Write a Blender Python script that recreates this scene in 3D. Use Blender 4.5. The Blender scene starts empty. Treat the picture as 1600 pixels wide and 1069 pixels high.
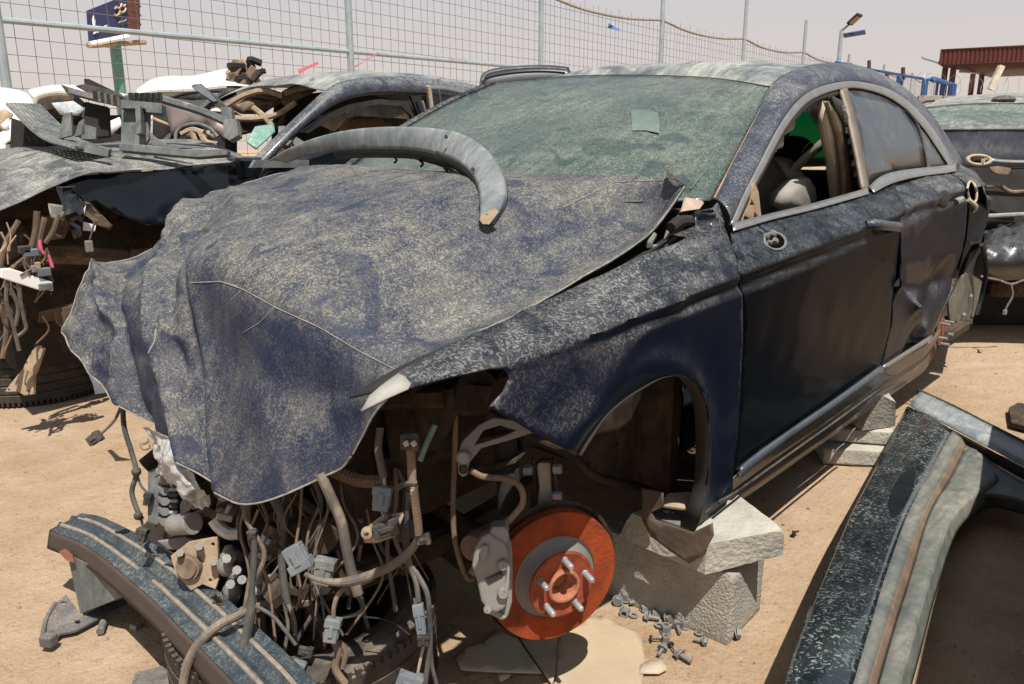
import bpy, bmesh, math, random
from mathutils import Vector, Matrix, noise
from mathutils.geometry import delaunay_2d_cdt
from mathutils.bvhtree import BVHTree
random.seed(7)
sc = bpy.context.scene
R = math.radians

# ---------------------------------------------------------------- camera, sky, sun, exposure
CAM = Vector((1.264, 1.736, 1.127)); YAW, PIT, FPX = R(222.23), R(-13.87), 1221.0
FW = Vector((math.cos(YAW)*math.cos(PIT), math.sin(YAW)*math.cos(PIT), math.sin(PIT)))
RT = FW.cross(Vector((0, 0, 1))).normalized(); UP = RT.cross(FW)
cam = bpy.data.cameras.new('camera'); camo = bpy.data.objects.new('camera', cam); sc.collection.objects.link(camo)
cam.sensor_width = 36; cam.lens = 36*FPX/1600; cam.clip_start = .05; cam.clip_end = 3000
camo.matrix_world = Matrix(((RT.x, UP.x, -FW.x, CAM.x), (RT.y, UP.y, -FW.y, CAM.y), (RT.z, UP.z, -FW.z, CAM.z), (0, 0, 0, 1)))
sc.camera = camo
SUN_EL, SUN_AZ = R(64.5), R(58)
w = bpy.data.worlds.new('World'); sc.world = w; w.use_nodes = True
nt = w.node_tree; nt.nodes.clear()
out = nt.nodes.new('ShaderNodeOutputWorld'); bg = nt.nodes.new('ShaderNodeBackground'); sky = nt.nodes.new('ShaderNodeTexSky')
sky.sky_type = 'NISHITA'; sky.sun_disc = False; sky.sun_elevation = SUN_EL; sky.sun_rotation = R(90)-SUN_AZ
sky.air_density = 1.0; sky.dust_density = 6.0; sky.altitude = 600
# a dusty desert haze lies over the blue: the sky's own light pulled towards a pale grey-beige
geo = nt.nodes.new('ShaderNodeTexCoord'); sep = nt.nodes.new('ShaderNodeSeparateXYZ'); rmp = nt.nodes.new('ShaderNodeValToRGB')
nt.links.new(geo.outputs['Generated'], sep.inputs[0]); nt.links.new(sep.outputs['Z'], rmp.inputs[0])
rmp.color_ramp.elements[0].position = 0.0; rmp.color_ramp.elements[0].color = (8.9, 7.4, 6.4, 1)
rmp.color_ramp.elements[1].position = .30; rmp.color_ramp.elements[1].color = (6.4, 6.5, 6.95, 1)
for pos_, col_ in ((.1, (7.7, 7.0, 6.65, 1)), (.5, (4.4, 4.8, 5.6, 1)), (1.0, (2.3, 2.9, 4.1, 1))):   # paler near the horizon, bluer overhead
    e = rmp.color_ramp.elements.new(pos_); e.color = col_
mx = nt.nodes.new('ShaderNodeMix'); mx.data_type = 'RGBA'; mx.inputs[0].default_value = .82
nt.links.new(sky.outputs[0], mx.inputs[6]); nt.links.new(rmp.outputs[0], mx.inputs[7])
nt.links.new(mx.outputs[2], bg.inputs[0]); bg.inputs[1].default_value = .08
nt.links.new(bg.outputs[0], out.inputs[0])
sl = bpy.data.lights.new('sun', 'SUN'); sl.energy = 5.0; sl.angle = R(.5); sl.color = (1, .95, .87)
so = bpy.data.objects.new('sun', sl); sc.collection.objects.link(so)
sd = Vector((math.cos(SUN_AZ)*math.cos(SUN_EL), math.sin(SUN_AZ)*math.cos(SUN_EL), math.sin(SUN_EL)))
so.rotation_euler = sd.to_track_quat('Z', 'Y').to_euler(); so.location = (0, 0, 12)
sc.view_settings.view_transform = 'Standard'; sc.view_settings.look = 'None'
sc.view_settings.exposure = .32; sc.view_settings.gamma = 1; sc.view_settings.use_curve_mapping = False

GZ = -.12                                    # the ground; the main car's frame has z=0 where its tyres would stand

# ---------------------------------------------------------------- measuring helpers (a sight line met with a real plane)
def ray(px, py): return FW + RT*((px-800)/FPX) - UP*((py-534.5)/FPX)
def at(px, py, k, v):
    d = ray(px, py)
    if k == 'd': return CAM + d*v
    i = 'xyz'.index(k)
    return CAM + d*((v-CAM[i])/d[i])
def atl(lst, k=None, v=None):
    r = []
    for q in lst:
        r.append(at(q[0], q[1], k, v) if len(q) == 2 else (at(*q) if len(q) == 4 else at(q[0], q[1], k, q[2])))
    return r
def ss(a, b, x):
    t = min(1, max(0, (x-a)/(b-a))); return t*t*(3-2*t)
def cr(p0, p1, p2, p3, t):
    return .5*((2*p1)+(p2-p0)*t+(2*p0-5*p1+4*p2-p3)*t*t+(3*p1-p0-3*p2+p3)*t**3)
def spline(pts, n, closed=False):
    m = len(pts); segs = m if closed else m-1; r = []
    for i in range(n+1 if not closed else n):
        t = i/n*segs; k = min(int(t), segs-1); f = t-k
        if closed: a, b, c, d = pts[(k-1) % m], pts[k], pts[(k+1) % m], pts[(k+2) % m]
        else:
            b, c = pts[k], pts[k+1]; a = pts[k-1] if k > 0 else b*2-c; d = pts[k+2] if k+2 < m else c*2-b
        r.append(cr(a, b, c, d, f))
    return r
def dens(pts, step, closed=True):
    r = []; m = len(pts)
    for i in range(m if closed else m-1):
        a, b = pts[i], pts[(i+1) % m]; n = max(1, int((b-a).length/step))
        for j in range(n): r.append(a.lerp(b, j/n))
    if not closed: r.append(pts[-1])
    return r
def fbm(p, s, o=4): return noise.fractal(Vector(p)*s, 1.0, 2.0, o)

# ---------------------------------------------------------------- objects
def thing(name, label, cat, loc=(0, 0, 0), group=None):
    o = bpy.data.objects.new(name, None); sc.collection.objects.link(o); o.location = loc
    o.empty_display_size = .1; o['label'] = label; o['category'] = cat
    if group: o['group'] = group
    return o
def tag(o, label, cat, group=None):
    o['label'] = label; o['category'] = cat
    if group: o['group'] = group
    return o
def rootof(o):
    while o.parent: o = o.parent
    return Vector(o.location)
def mk(name, vs, fs, mat, parent=None, smooth=True, thick=0, off=-1, bevel=0, loc=None, kind=None, rim=True, auto=35):
    base = rootof(parent) if parent else (Vector(loc) if loc is not None else Vector((0, 0, 0)))
    me = bpy.data.meshes.new(name); me.from_pydata([tuple(Vector(v)-base) for v in vs], [], fs); me.update()
    if smooth:
        me.shade_smooth()
        if auto: me.set_sharp_from_angle(angle=R(auto))
    o = bpy.data.objects.new(name, me); sc.collection.objects.link(o); me.materials.append(mat)
    if parent: o.parent = parent
    else: o.location = base
    if kind: o['kind'] = kind
    if thick:
        m = o.modifiers.new('s', 'SOLIDIFY'); m.thickness = thick; m.offset = off
    if bevel:
        m = o.modifiers.new('b', 'BEVEL'); m.width = bevel; m.segments = 2; m.limit_method = 'ANGLE'; m.angle_limit = R(40)
    return o
def copy_tree(o, loc, rot=None, label=None, sc_=None):
    c = o.copy(); sc.collection.objects.link(c); c.location = loc
    if rot is not None: c.rotation_euler = rot
    if sc_: c.scale = (sc_,)*3
    if label: c['label'] = label
    for ch in list(o.children):
        d = ch.copy(); sc.collection.objects.link(d); d.parent = c
        for g in list(ch.children):
            e = g.copy(); sc.collection.objects.link(e); e.parent = d
    return c
class MB:
    def __init__(s): s.v = []; s.f = []
    def add(s, vs, fs):
        n = len(s.v); s.v += [Vector(v) for v in vs]; s.f += [tuple(i+n for i in f) for f in fs]; return s
    def box(s, c, size, rot=None, taper=1.0):
        c = Vector(c); x, y, z = [q/2 for q in size]; M = rot if rot is not None else Matrix.Identity(3)
        p = [M @ Vector((a*x*(taper if k > 0 else 1), b*y*(taper if k > 0 else 1), k*z)) + c for k in (-1, 1) for b in (-1, 1) for a in (-1, 1)]
        return s.add(p, [(0, 2, 3, 1), (4, 5, 7, 6), (0, 1, 5, 4), (1, 3, 7, 5), (3, 2, 6, 7), (2, 0, 4, 6)])
    def tube(s, pts, r, n=8, smooth=0, cap=True, ribs=0, ra=.15):
        pts = [Vector(p) for p in pts]
        if smooth: pts = spline(pts, smooth)
        m = len(pts); rs = r if isinstance(r, (list, tuple)) else None
        up = Vector((.13, .21, .97)); vs = []
        t0 = (pts[1]-pts[0]).normalized(); nrm = t0.cross(up).normalized()
        for i, p in enumerate(pts):
            t = (pts[min(i+1, m-1)]-pts[max(i-1, 0)])
            t = t.normalized() if t.length > 1e-9 else t0
            nrm = (nrm - t*nrm.dot(t)).normalized(); b = t.cross(nrm)
            if rs: q = i/(m-1)*(len(rs)-1); k = min(int(q), len(rs)-2); rr = rs[k]*(1-q+k)+rs[k+1]*(q-k)
            else: rr = r
            if ribs and i % 2: rr *= 1-ra
            for j in range(n):
                a = 2*math.pi*j/n; vs.append(p+nrm*math.cos(a)*rr+b*math.sin(a)*rr)
        fs = [(i*n+j, i*n+(j+1) % n, (i+1)*n+(j+1) % n, (i+1)*n+j) for i in range(m-1) for j in range(n)]
        if cap: fs += [tuple(range(n-1, -1, -1)), tuple((m-1)*n+j for j in range(n))]
        return s.add(vs, fs)
    def cyl(s, a, b, r, n=12, r2=None): return s.tube([a, b], [r, r if r2 is None else r2], n)
    def lathe(s, c, ax, prof, n=48, cap=False):
        c = Vector(c); ax = Vector(ax).normalized(); u = ax.orthogonal().normalized(); v = ax.cross(u); vs = []
        for r, h in prof:
            for j in range(n):
                a = 2*math.pi*j/n; vs.append(c+ax*h+(u*math.cos(a)+v*math.sin(a))*r)
        m = len(prof)
        return s.add(vs, [(i*n+j, i*n+(j+1) % n, (i+1)*n+(j+1) % n, (i+1)*n+j) for i in range(m-1) for j in range(n)])
    def sphere(s, c, r, n=8, sq=(1, 1, 1)):
        prof = []
        c = Vector(c); vs = [c+Vector((0, 0, r*sq[2]))]
        for i in range(1, n):
            for j in range(n*2):
                a = math.pi*i/n; b = math.pi*j/n
                vs.append(c+Vector((r*sq[0]*math.sin(a)*math.cos(b), r*sq[1]*math.sin(a)*math.sin(b), r*sq[2]*math.cos(a))))
        vs.append(c-Vector((0, 0, r*sq[2]))); m = 2*n; fs = [(0, 1+j, 1+(j+1) % m) for j in range(m)]
        for i in range(n-2): fs += [(1+i*m+j, 1+(i+1)*m+j, 1+(i+1)*m+(j+1) % m, 1+i*m+(j+1) % m) for j in range(m)]
        fs += [(len(vs)-1, 1+(n-2)*m+(j+1) % m, 1+(n-2)*m+j) for j in range(m)]
        return s.add(vs, fs)
    def mk(s, name, mat, parent=None, **k): return mk(name, s.v, s.f, mat, parent, **k)
def box(name, c, size, mat, parent=None, rot=None, bevel=.004, **k):
    return MB().box(c, size, rot).mk(name, mat, parent, smooth=False, bevel=bevel, **k)
def tube(name, pts, r, mat, parent=None, n=8, smooth=24, **k):
    ribs = k.pop('ribs', 0); return MB().tube(pts, r, n, smooth, ribs=ribs).mk(name, mat, parent, **k)
def frame3(z, x=None):
    z = Vector(z).normalized(); x = Vector(x) if x is not None else z.orthogonal()
    x = (x-z*x.dot(z)).normalized(); y = z.cross(x); return Matrix((x, y, z)).transposed()
def grid(rows, nu, nv, disp=None):
    """smooth sheet through a net of points: rows[v][u]"""
    cols = [spline(r, nu) for r in rows]; vs = []
    for i in range(nu+1):
        vs.append(spline([c[i] for c in cols], nv))
    V = [vs[i][j] for j in range(nv+1) for i in range(nu+1)]; W = nu+1
    F = [(j*W+i, j*W+i+1, (j+1)*W+i+1, (j+1)*W+i) for j in range(nv) for i in range(nu)]
    if disp:
        N = []
        for j in range(nv+1):
            for i in range(W):
                a = V[j*W+min(i+1, nu)]-V[j*W+max(i-1, 0)]; b = V[min(j+1, nv)*W+i]-V[max(j-1, 0)*W+i]
                c = a.cross(b); N.append(c.normalized() if c.length > 1e-12 else Vector((0, 0, 1)))
        V = [p+n*disp(k % W/nu, (k//W)/nv, p) for k, (p, n) in enumerate(zip(V, N))]
    return V, F
def loft(name, A, B, mat, parent=None, nu=40, nv=6, bulge=0, out=None, disp=None, **k):
    """strip between two edge lines, bulging towards out"""
    A = [Vector(p) for p in A]; B = [Vector(p) for p in B]
    a = spline(A, nu); b = spline(B, nu); V = []
    for j in range(nv+1):
        t = j/nv
        for i in range(nu+1):
            p = a[i].lerp(b[i], t)
            if bulge: p = p+Vector(out)*bulge*4*t*(1-t)
            if disp: p = p+disp(i/nu, t, p)
            V.append(p)
    W = nu+1; F = [(j*W+i, j*W+i+1, (j+1)*W+i+1, (j+1)*W+i) for j in range(nv) for i in range(nu)]
    return mk(name, V, F, mat, parent, **k)
def inside(p, poly):
    c = False; n = len(poly)
    for i in range(n):
        a, b = poly[i], poly[i-1]
        if (a[1] > p[1]) != (b[1] > p[1]) and p[0] < (b[0]-a[0])*(p[1]-a[1])/(b[1]-a[1])+a[0]: c = not c
    return c
def cdt(outer, holes, step):
    """triangulate a 2-D outline with interior points"""
    P = []; E = []
    for lp in [outer]+holes:
        n = len(P); P += [Vector(p) for p in lp]; E += [(n+i, n+(i+1) % len(lp)) for i in range(len(lp))]
    if step:
        x0, x1 = min(p[0] for p in outer), max(p[0] for p in outer); y0, y1 = min(p[1] for p in outer), max(p[1] for p in outer)
        bp = [Vector(p) for p in P]
        y = y0; k = 0
        while y < y1:
            x = x0+(step/2 if k % 2 else 0)
            while x < x1:
                q = (x, y)
                if inside(q, outer) and not any(inside(q, h) for h in holes):
                    v = Vector(q)
                    if min((v-b).length_squared for b in bp) > (step*.4)**2: P.append(v)
                x += step
            y += step*.87; k += 1
    r = delaunay_2d_cdt(P, E, [], 0, 1e-6); V = r[0]; F = []
    for f in r[2]:
        c = sum((V[i] for i in f), Vector((0, 0)))/len(f)
        if inside(c, outer) and not any(inside(c, h) for h in holes): F.append(tuple(f))
    return V, F
def plate(name, pts, thick, mat, parent=None, holes=(), step=0, disp=None, **k):
    """flat piece cut to an outline lying in its own plane"""
    pts = [Vector(p) for p in pts]; c = sum(pts, Vector())/len(pts); n = Vector()
    for i, p in enumerate(pts): n += (p-c).cross(pts[(i+1) % len(pts)]-c)
    n.normalize(); M = frame3(n); X, Y = M.col[0], M.col[1]
    to = lambda p: ((Vector(p)-c).dot(X), (Vector(p)-c).dot(Y))
    V, F = cdt([to(p) for p in pts], [[to(p) for p in h] for h in holes], step)
    vs = [c+X*v[0]+Y*v[1] for v in V]
    if disp: vs = [p+n*disp(p) for p in vs]
    k.setdefault('smooth', bool(disp)); return mk(name, vs, F, mat, parent, thick=thick, off=0, **k)
def ring(c, n, r, m=12, r2=None):
    M = frame3(n); return [Vector(c)+M.col[0]*math.cos(2*math.pi*i/m)*r+M.col[1]*math.sin(2*math.pi*i/m)*(r2 or r) for i in range(m)]

# ---------------------------------------------------------------- materials
def nodes(name):
    m = bpy.data.materials.new(name); m.use_nodes = True; t = m.node_tree; return m, t, t.nodes['Principled BSDF']
def N(t, typ, **kw):
    n = t.nodes.new(typ)
    for k, v in kw.items():
        if k in n.inputs: n.inputs[k].default_value = v
        else: setattr(n, k, v)
    return n
def ramp(t, src, a, b, ca=(0, 0, 0, 1), cb=(1, 1, 1, 1)):
    r = t.nodes.new('ShaderNodeValToRGB'); r.color_ramp.elements[0].position = a; r.color_ramp.elements[1].position = b
    r.color_ramp.elements[0].color = ca; r.color_ramp.elements[1].color = cb; t.links.new(src, r.inputs[0]); return r.outputs[0]
def mth(t, op, a, b=None, clamp=False):
    n = t.nodes.new('ShaderNodeMath'); n.operation = op; n.use_clamp = clamp
    for i, q in enumerate((a, b)):
        if q is None: continue
        if isinstance(q, (int, float)): n.inputs[i].default_value = q
        else: t.links.new(q, n.inputs[i])
    return n.outputs[0]
def mixc(t, f, a, b):
    n = t.nodes.new('ShaderNodeMix'); n.data_type = 'RGBA'
    if isinstance(f, (int, float)): n.inputs[0].default_value = f
    else: t.links.new(f, n.inputs[0])
    for i, q in ((6, a), (7, b)):
        if isinstance(q, tuple): n.inputs[i].default_value = (*q[:3], 1)
        else: t.links.new(q, n.inputs[i])
    return n.outputs[2]
def dusty(name, base, dust=(.34, .29, .215), film=.35, fleck=.5, scale=85, rough=.35, metal=0.0, coat=0.0, side=.12, bump=.1, big=3.0, lo=.51, hi=.58, coarse=.6, spec=.35, upb=.75, wiped=.55):
    """a surface with settled dust: an even film thickest where it faces up, and dried squiggly flecks"""
    m, t, b = nodes(name); tc = N(t, 'ShaderNodeTexCoord'); L = t.links.new
    n1 = N(t, 'ShaderNodeTexNoise', Scale=scale, Detail=3.0, Roughness=.55, Distortion=2.6); L(tc.outputs['Object'], n1.inputs['Vector'])
    n2 = N(t, 'ShaderNodeTexNoise', Scale=big, Detail=4.0, Roughness=.6, Distortion=.6); L(tc.outputs['Object'], n2.inputs['Vector'])
    n3 = N(t, 'ShaderNodeTexNoise', Scale=big*5, Detail=5.0, Roughness=.7); L(tc.outputs['Object'], n3.inputs['Vector'])
    g = N(t, 'ShaderNodeNewGeometry'); s = N(t, 'ShaderNodeSeparateXYZ'); L(g.outputs['Normal'], s.inputs[0])
    up = N(t, 'ShaderNodeMapRange'); L(s.outputs['Z'], up.inputs[0])
    up.inputs[1].default_value = -.05; up.inputs[2].default_value = upb; up.inputs[3].default_value = side; up.inputs[4].default_value = 1.0; up.interpolation_type = 'SMOOTHSTEP'
    fl = ramp(t, n1.outputs['Fac'], lo, hi); bigv = ramp(t, n2.outputs['Fac'], .36, .64); mid = ramp(t, n3.outputs['Fac'], .3, .75)
    a = mth(t, 'MULTIPLY', mth(t, 'ADD', mth(t, 'MULTIPLY', bigv, .5), mth(t, 'MULTIPLY', mid, .6)), film)
    f = mth(t, 'MULTIPLY', mth(t, 'MULTIPLY', fl, fleck), mth(t, 'ADD', mth(t, 'MULTIPLY', bigv, coarse), 1-coarse))
    n4 = N(t, 'ShaderNodeTexNoise', Scale=big*1.7, Detail=2.0, Roughness=.5, Distortion=1.2); mp = N(t, 'ShaderNodeMapping'); mp.inputs[1].default_value = (3.3, 7.1, 1.9); L(tc.outputs['Object'], mp.inputs[0]); L(mp.outputs[0], n4.inputs['Vector'])
    n5 = N(t, 'ShaderNodeTexNoise', Scale=big*2.2, Detail=3.0, Roughness=.6, Distortion=.4); mq = N(t, 'ShaderNodeMapping'); mq.inputs[2].default_value = (.3, .2, .55); mq.inputs[3].default_value = (1, 7, 1.6); L(tc.outputs['Object'], mq.inputs[0]); L(mq.outputs[0], n5.inputs['Vector'])
    a = mth(t, 'MULTIPLY', a, ramp(t, n5.outputs['Fac'], .32, .68, (.45, .45, .45, 1), (1.35, 1.35, 1.35, 1)))
    wipe = ramp(t, n4.outputs['Fac'], .36, .40, (1-wiped,)*3+(1,), (1, 1, 1, 1))
    fac = mth(t, 'MULTIPLY', mth(t, 'MULTIPLY', mth(t, 'ADD', a, f), wipe), up.outputs[0], True)
    d2 = mixc(t, n3.outputs['Fac'], tuple(c*.75 for c in dust), tuple(min(1, c*1.25) for c in dust))
    L(mixc(t, fac, base, d2), b.inputs['Base Color'])
    r = N(t, 'ShaderNodeMapRange'); L(fac, r.inputs[0]); r.inputs[3].default_value = rough; r.inputs[4].default_value = .92; r.inputs[2].default_value = .6; L(r.outputs[0], b.inputs['Roughness'])
    b.inputs['Metallic'].default_value = metal; b.inputs['Specular IOR Level'].default_value = spec
    if coat:
        L(mth(t, 'MULTIPLY', mth(t, 'SUBTRACT', 1.0, fac, True), coat), b.inputs['Coat Weight']); b.inputs['Coat Roughness'].default_value = .08
    bp = N(t, 'ShaderNodeBump', Strength=bump, Distance=.002); L(n1.outputs['Fac'], bp.inputs['Height']); L(bp.outputs[0], b.inputs['Normal'])
    return m
def plain(name, col, rough=.6, metal=0, var=.25, scale=12, bump=.15, col2=None, bscale=60, spec=.5):
    m, t, b = nodes(name); tc = N(t, 'ShaderNodeTexCoord'); L = t.links.new
    n = N(t, 'ShaderNodeTexNoise', Scale=scale, Detail=6.0, Roughness=.65); L(tc.outputs['Object'], n.inputs['Vector'])
    c2 = col2 or tuple(c*(1-var) for c in col); c1 = col if col2 else tuple(min(1, c*(1+var)) for c in col)
    L(mixc(t, ramp(t, n.outputs['Fac'], .35, .65), c2, c1), b.inputs['Base Color'])
    b.inputs['Roughness'].default_value = rough; b.inputs['Metallic'].default_value = metal; b.inputs['Specular IOR Level'].default_value = spec
    if bump:
        n2 = N(t, 'ShaderNodeTexNoise', Scale=bscale, Detail=4.0); L(tc.outputs['Object'], n2.inputs['Vector'])
        bp = N(t, 'ShaderNodeBump', Strength=bump, Distance=.01); L(n2.outputs['Fac'], bp.inputs['Height']); L(bp.outputs[0], b.inputs['Normal'])
    return m
DUST = (.34, .285, .21)
NAVY = (.010, .016, .040)
m_paint = dusty('navy_paint', (.004, .007, .017), dust=(.235, .235, .22), film=.34, fleck=.62, rough=.40, coat=.1, side=.01, scale=66, spec=.06, upb=.42)
m_hood = dusty('navy_paint_thick_dust', (.006, .015, .046), dust=(.245, .23, .18), film=.50, fleck=.66, scale=95, rough=.55, coat=.0, side=.24, bump=.3, coarse=.4, spec=.25)
m_door = dusty('door_paint', (.003, .0045, .007), dust=(.19, .21, .235), film=.36, fleck=.36, rough=.34, coat=.06, side=.01, scale=55, spec=.02, upb=.45)
m_roof = dusty('roof_paint_dust', (.05, .07, .085), dust=(.33, .33, .30), film=1.0, fleck=.3, rough=.6, side=.3)
m_rail = dusty('pillar_paint_dust', (.008, .014, .032), dust=(.27, .27, .26), film=.32, fleck=.62, rough=.4, coat=.2, side=.3, scale=75)
m_ws = dusty('windscreen_dust', (.020, .038, .036), dust=(.225, .25, .20), film=.32, fleck=.55, rough=.3, coat=.35, side=.5, scale=95, lo=.49, hi=.58, coarse=.3)
m_glassd = dusty('tinted_glass_dust', (.02, .026, .032), dust=(.24, .26, .27), film=.35, fleck=.15, rough=.25, coat=.4, side=.75, bump=.03)
m_chrome = plain('dull_bright_trim', (.33, .33, .32), .42, .75, .12, 20, .05)
m_alu = plain('dusty_aluminium', (.27, .26, .245), .6, .35, .18, 30, .2)
m_cast = dusty('cast_metal_dusty', (.20, .20, .195), dust=(.33, .29, .23), film=.5, fleck=.1, rough=.6, metal=.3, side=.5)
m_black = dusty('black_plastic_dusty', (.014, .015, .017), film=.32, fleck=.2, rough=.5, side=.35, scale=60)
m_greyp = dusty('grey_plastic_dusty', (.06, .075, .085), dust=(.40, .38, .33), film=.6, fleck=.15, rough=.6, side=.6, scale=40, bump=.06)
m_under = dusty('undercarriage_brown_dust', (.018, .014, .012), dust=(.20, .14, .095), film=.55, fleck=.1, rough=.85, side=.5, spec=.15, scale=40)
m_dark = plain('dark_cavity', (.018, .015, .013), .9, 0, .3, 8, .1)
m_rust = plain('orange_rust', (.29, .052, .014), .85, 0, .3, 13, .25, col2=(.13, .030, .013), bscale=120, spec=.2)
m_rustd = plain('dark_rust', (.17, .06, .03), .85, 0, .3, 25, .3)
m_rubber = dusty('tyre_rubber', (.016, .016, .016), dust=(.24, .19, .14), film=.6, fleck=.1, rough=.8, side=.28, scale=50)
m_cable = dusty('cable_loom', (.035, .034, .034), dust=(.34, .27, .20), film=.9, fleck=.1, rough=.8, side=.6, scale=120)
m_cabled = dusty('cable_loom_dark', (.02, .022, .026), dust=(.30, .27, .23), film=.6, fleck=.1, rough=.7, side=.5, scale=120)
m_hose = dusty('hose_brown', (.10, .065, .045), dust=(.34, .25, .18), film=.8, fleck=.1, rough=.8, side=.6, scale=60)
m_conn = dusty('connector_grey', (.10, .125, .15), dust=(.38, .34, .28), film=.5, fleck=.1, rough=.5, side=.5)
m_beige = plain('beige_trim', (.40, .345, .265), .8, 0, .1, 6, .1)
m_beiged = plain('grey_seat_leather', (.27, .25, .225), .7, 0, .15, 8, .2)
m_belt = plain('seat_belt_web', (.20, .175, .15), .8, 0, .1, 60, .1)
m_tan = plain('tan_dust_metal', (.33, .245, .165), .85, 0, .25, 14, .25)
m_white = dusty('white_car_paint', (.82, .82, .80), dust=(.60, .54, .45), film=.35, fleck=.05, rough=.3, coat=.5, side=.6)
m_mauve = plain('mauve_brown_panel', (.20, .155, .145), .5, .2, .12, 5, .05)
m_blue = plain('blue_rail_paint', (.025, .09, .26), .6, 0, .2, 6, .1)
m_redp = plain('dark_red_sheet', (.06, .018, .014), .6, 0, .3, 4, .1)
m_post = plain('galvanised_post', (.34, .40, .42), .55, .3, .12, 6, .05)
m_wire = plain('mesh_wire', (.16, .125, .12), .7, .4, .2, 8, 0)
m_pink = plain('pink_tape', (.38, .09, .11), .6, 0, .1, 8, 0)
m_film = plain('milky_plastic_film', (.38, .38, .37), .3, 0, .2, 30, .8, bscale=45)

# ================================================================ THE SETTING
def sand_material():
    m, t, b = nodes('sand'); tc = N(t, 'ShaderNodeTexCoord'); L = t.links.new
    def no(s, d=5, r=.6, di=0.0):
        n = N(t, 'ShaderNodeTexNoise', Scale=s, Detail=float(d), Roughness=r, Distortion=di); L(tc.outputs['Object'], n.inputs['Vector']); return n.outputs['Fac']
    c = mixc(t, ramp(t, no(.9, 6), .35, .68), (.36, .245, .15), (.49, .36, .24))
    c = mixc(t, mth(t, 'MULTIPLY', ramp(t, no(7, 7, .7), .45, .75), .55), c, (.53, .41, .30))
    c = mixc(t, mth(t, 'MULTIPLY', ramp(t, no(38, 4, .7), .56, .70), .45), c, (.20, .125, .075))
    c = mixc(t, mth(t, 'MULTIPLY', ramp(t, no(2.2, 5, .65, .8), .54, .72), .35), c, (.20, .135, .09))
    c = mixc(t, mth(t, 'MULTIPLY', ramp(t, no(150, 3, .6), .60, .72), .5), c, (.62, .50, .38))
    c = mixc(t, mth(t, 'MULTIPLY', ramp(t, no(95, 3, .6), .63, .70), .6), c, (.12, .08, .055))
    L(c, b.inputs['Base Color']); b.inputs['Roughness'].default_value = .95; b.inputs['Specular IOR Level'].default_value = .15
    h = mth(t, 'ADD', mth(t, 'MULTIPLY', no(7, 8, .72), 1.3), mth(t, 'MULTIPLY', no(60, 5, .75), .40))
    bp = N(t, 'ShaderNodeBump', Strength=.8, Distance=.03); L(h, bp.inputs['Height']); L(bp.outputs[0], b.inputs['Normal'])
    return m
m_sand = sand_material()
def gh(x, y):
    p = Vector((x, y, 0)); near = ss(30, 8, math.hypot(x, y))
    h = .008*noise.noise(p*1.3)+.006*noise.noise(p*4.1)+.004*noise.noise(p*10)
    # shallow tyre ruts running along the cars on the right
    for k in (0, 1.25):
        u = (y-1.9-k)+(x+2)*.18; h += -.022*math.exp(-(u/.11)**2)+.016*math.exp(-((abs(u)-.19)/.07)**2)
        h += .006*math.exp(-(u/.12)**2)*math.sin(x*48+u*30)
    return GZ-.004+h*near
def axis(n, inner, outer):
    r = []
    for i in range(-n, n+1):
        t = i/n; r.append(math.copysign(inner*abs(t)*2 if abs(t) < .5 else inner*((outer/inner)**((abs(t)-.5)*2)), t))
    return r
ax = axis(170, 5.0, 900); W_ = len(ax)
mk('ground', [(x-.8, y, gh(x-.8, y)) for y in ax for x in ax], [(j*W_+i, j*W_+i+1, (j+1)*W_+i+1, (j+1)*W_+i) for j in range(W_-1) for i in range(W_-1)], m_sand, kind='structure', auto=0)
# small stones and crumbs trodden into the sand
m_grit = plain('grit', (.36, .27, .2), .9, 0, .5, 3, .1, col2=(.10, .085, .075))
gb = MB()
for i in range(4200):
    if i % 3: x = random.uniform(-4.5, 1.6); y = random.uniform(-1.2, 2.4)
    else: x = random.uniform(-7, 1.5); y = random.uniform(-4, 3)
    r = random.choice([.0018, .0025, .003, .003, .0045, .0075])*random.uniform(.7, 1.4)
    if x > .9 and y > 1.2: continue
    z = gh(x, y); v = []
    for k in range(6):
        a = k*math.pi*2/5; q = random.uniform(.6, 1.2)*r
        v.append(Vector((x+math.cos(a)*q, y+math.sin(a)*q, z+random.uniform(-.2, .3)*r)) if k < 5 else Vector((x, y, z+r*random.uniform(.5, 1))))
    gb.add(v, [(0, 1, 5), (1, 2, 5), (2, 3, 5), (3, 4, 5), (4, 0, 5)])
gb.mk('gravel', m_grit, kind='stuff', smooth=False)

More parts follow.
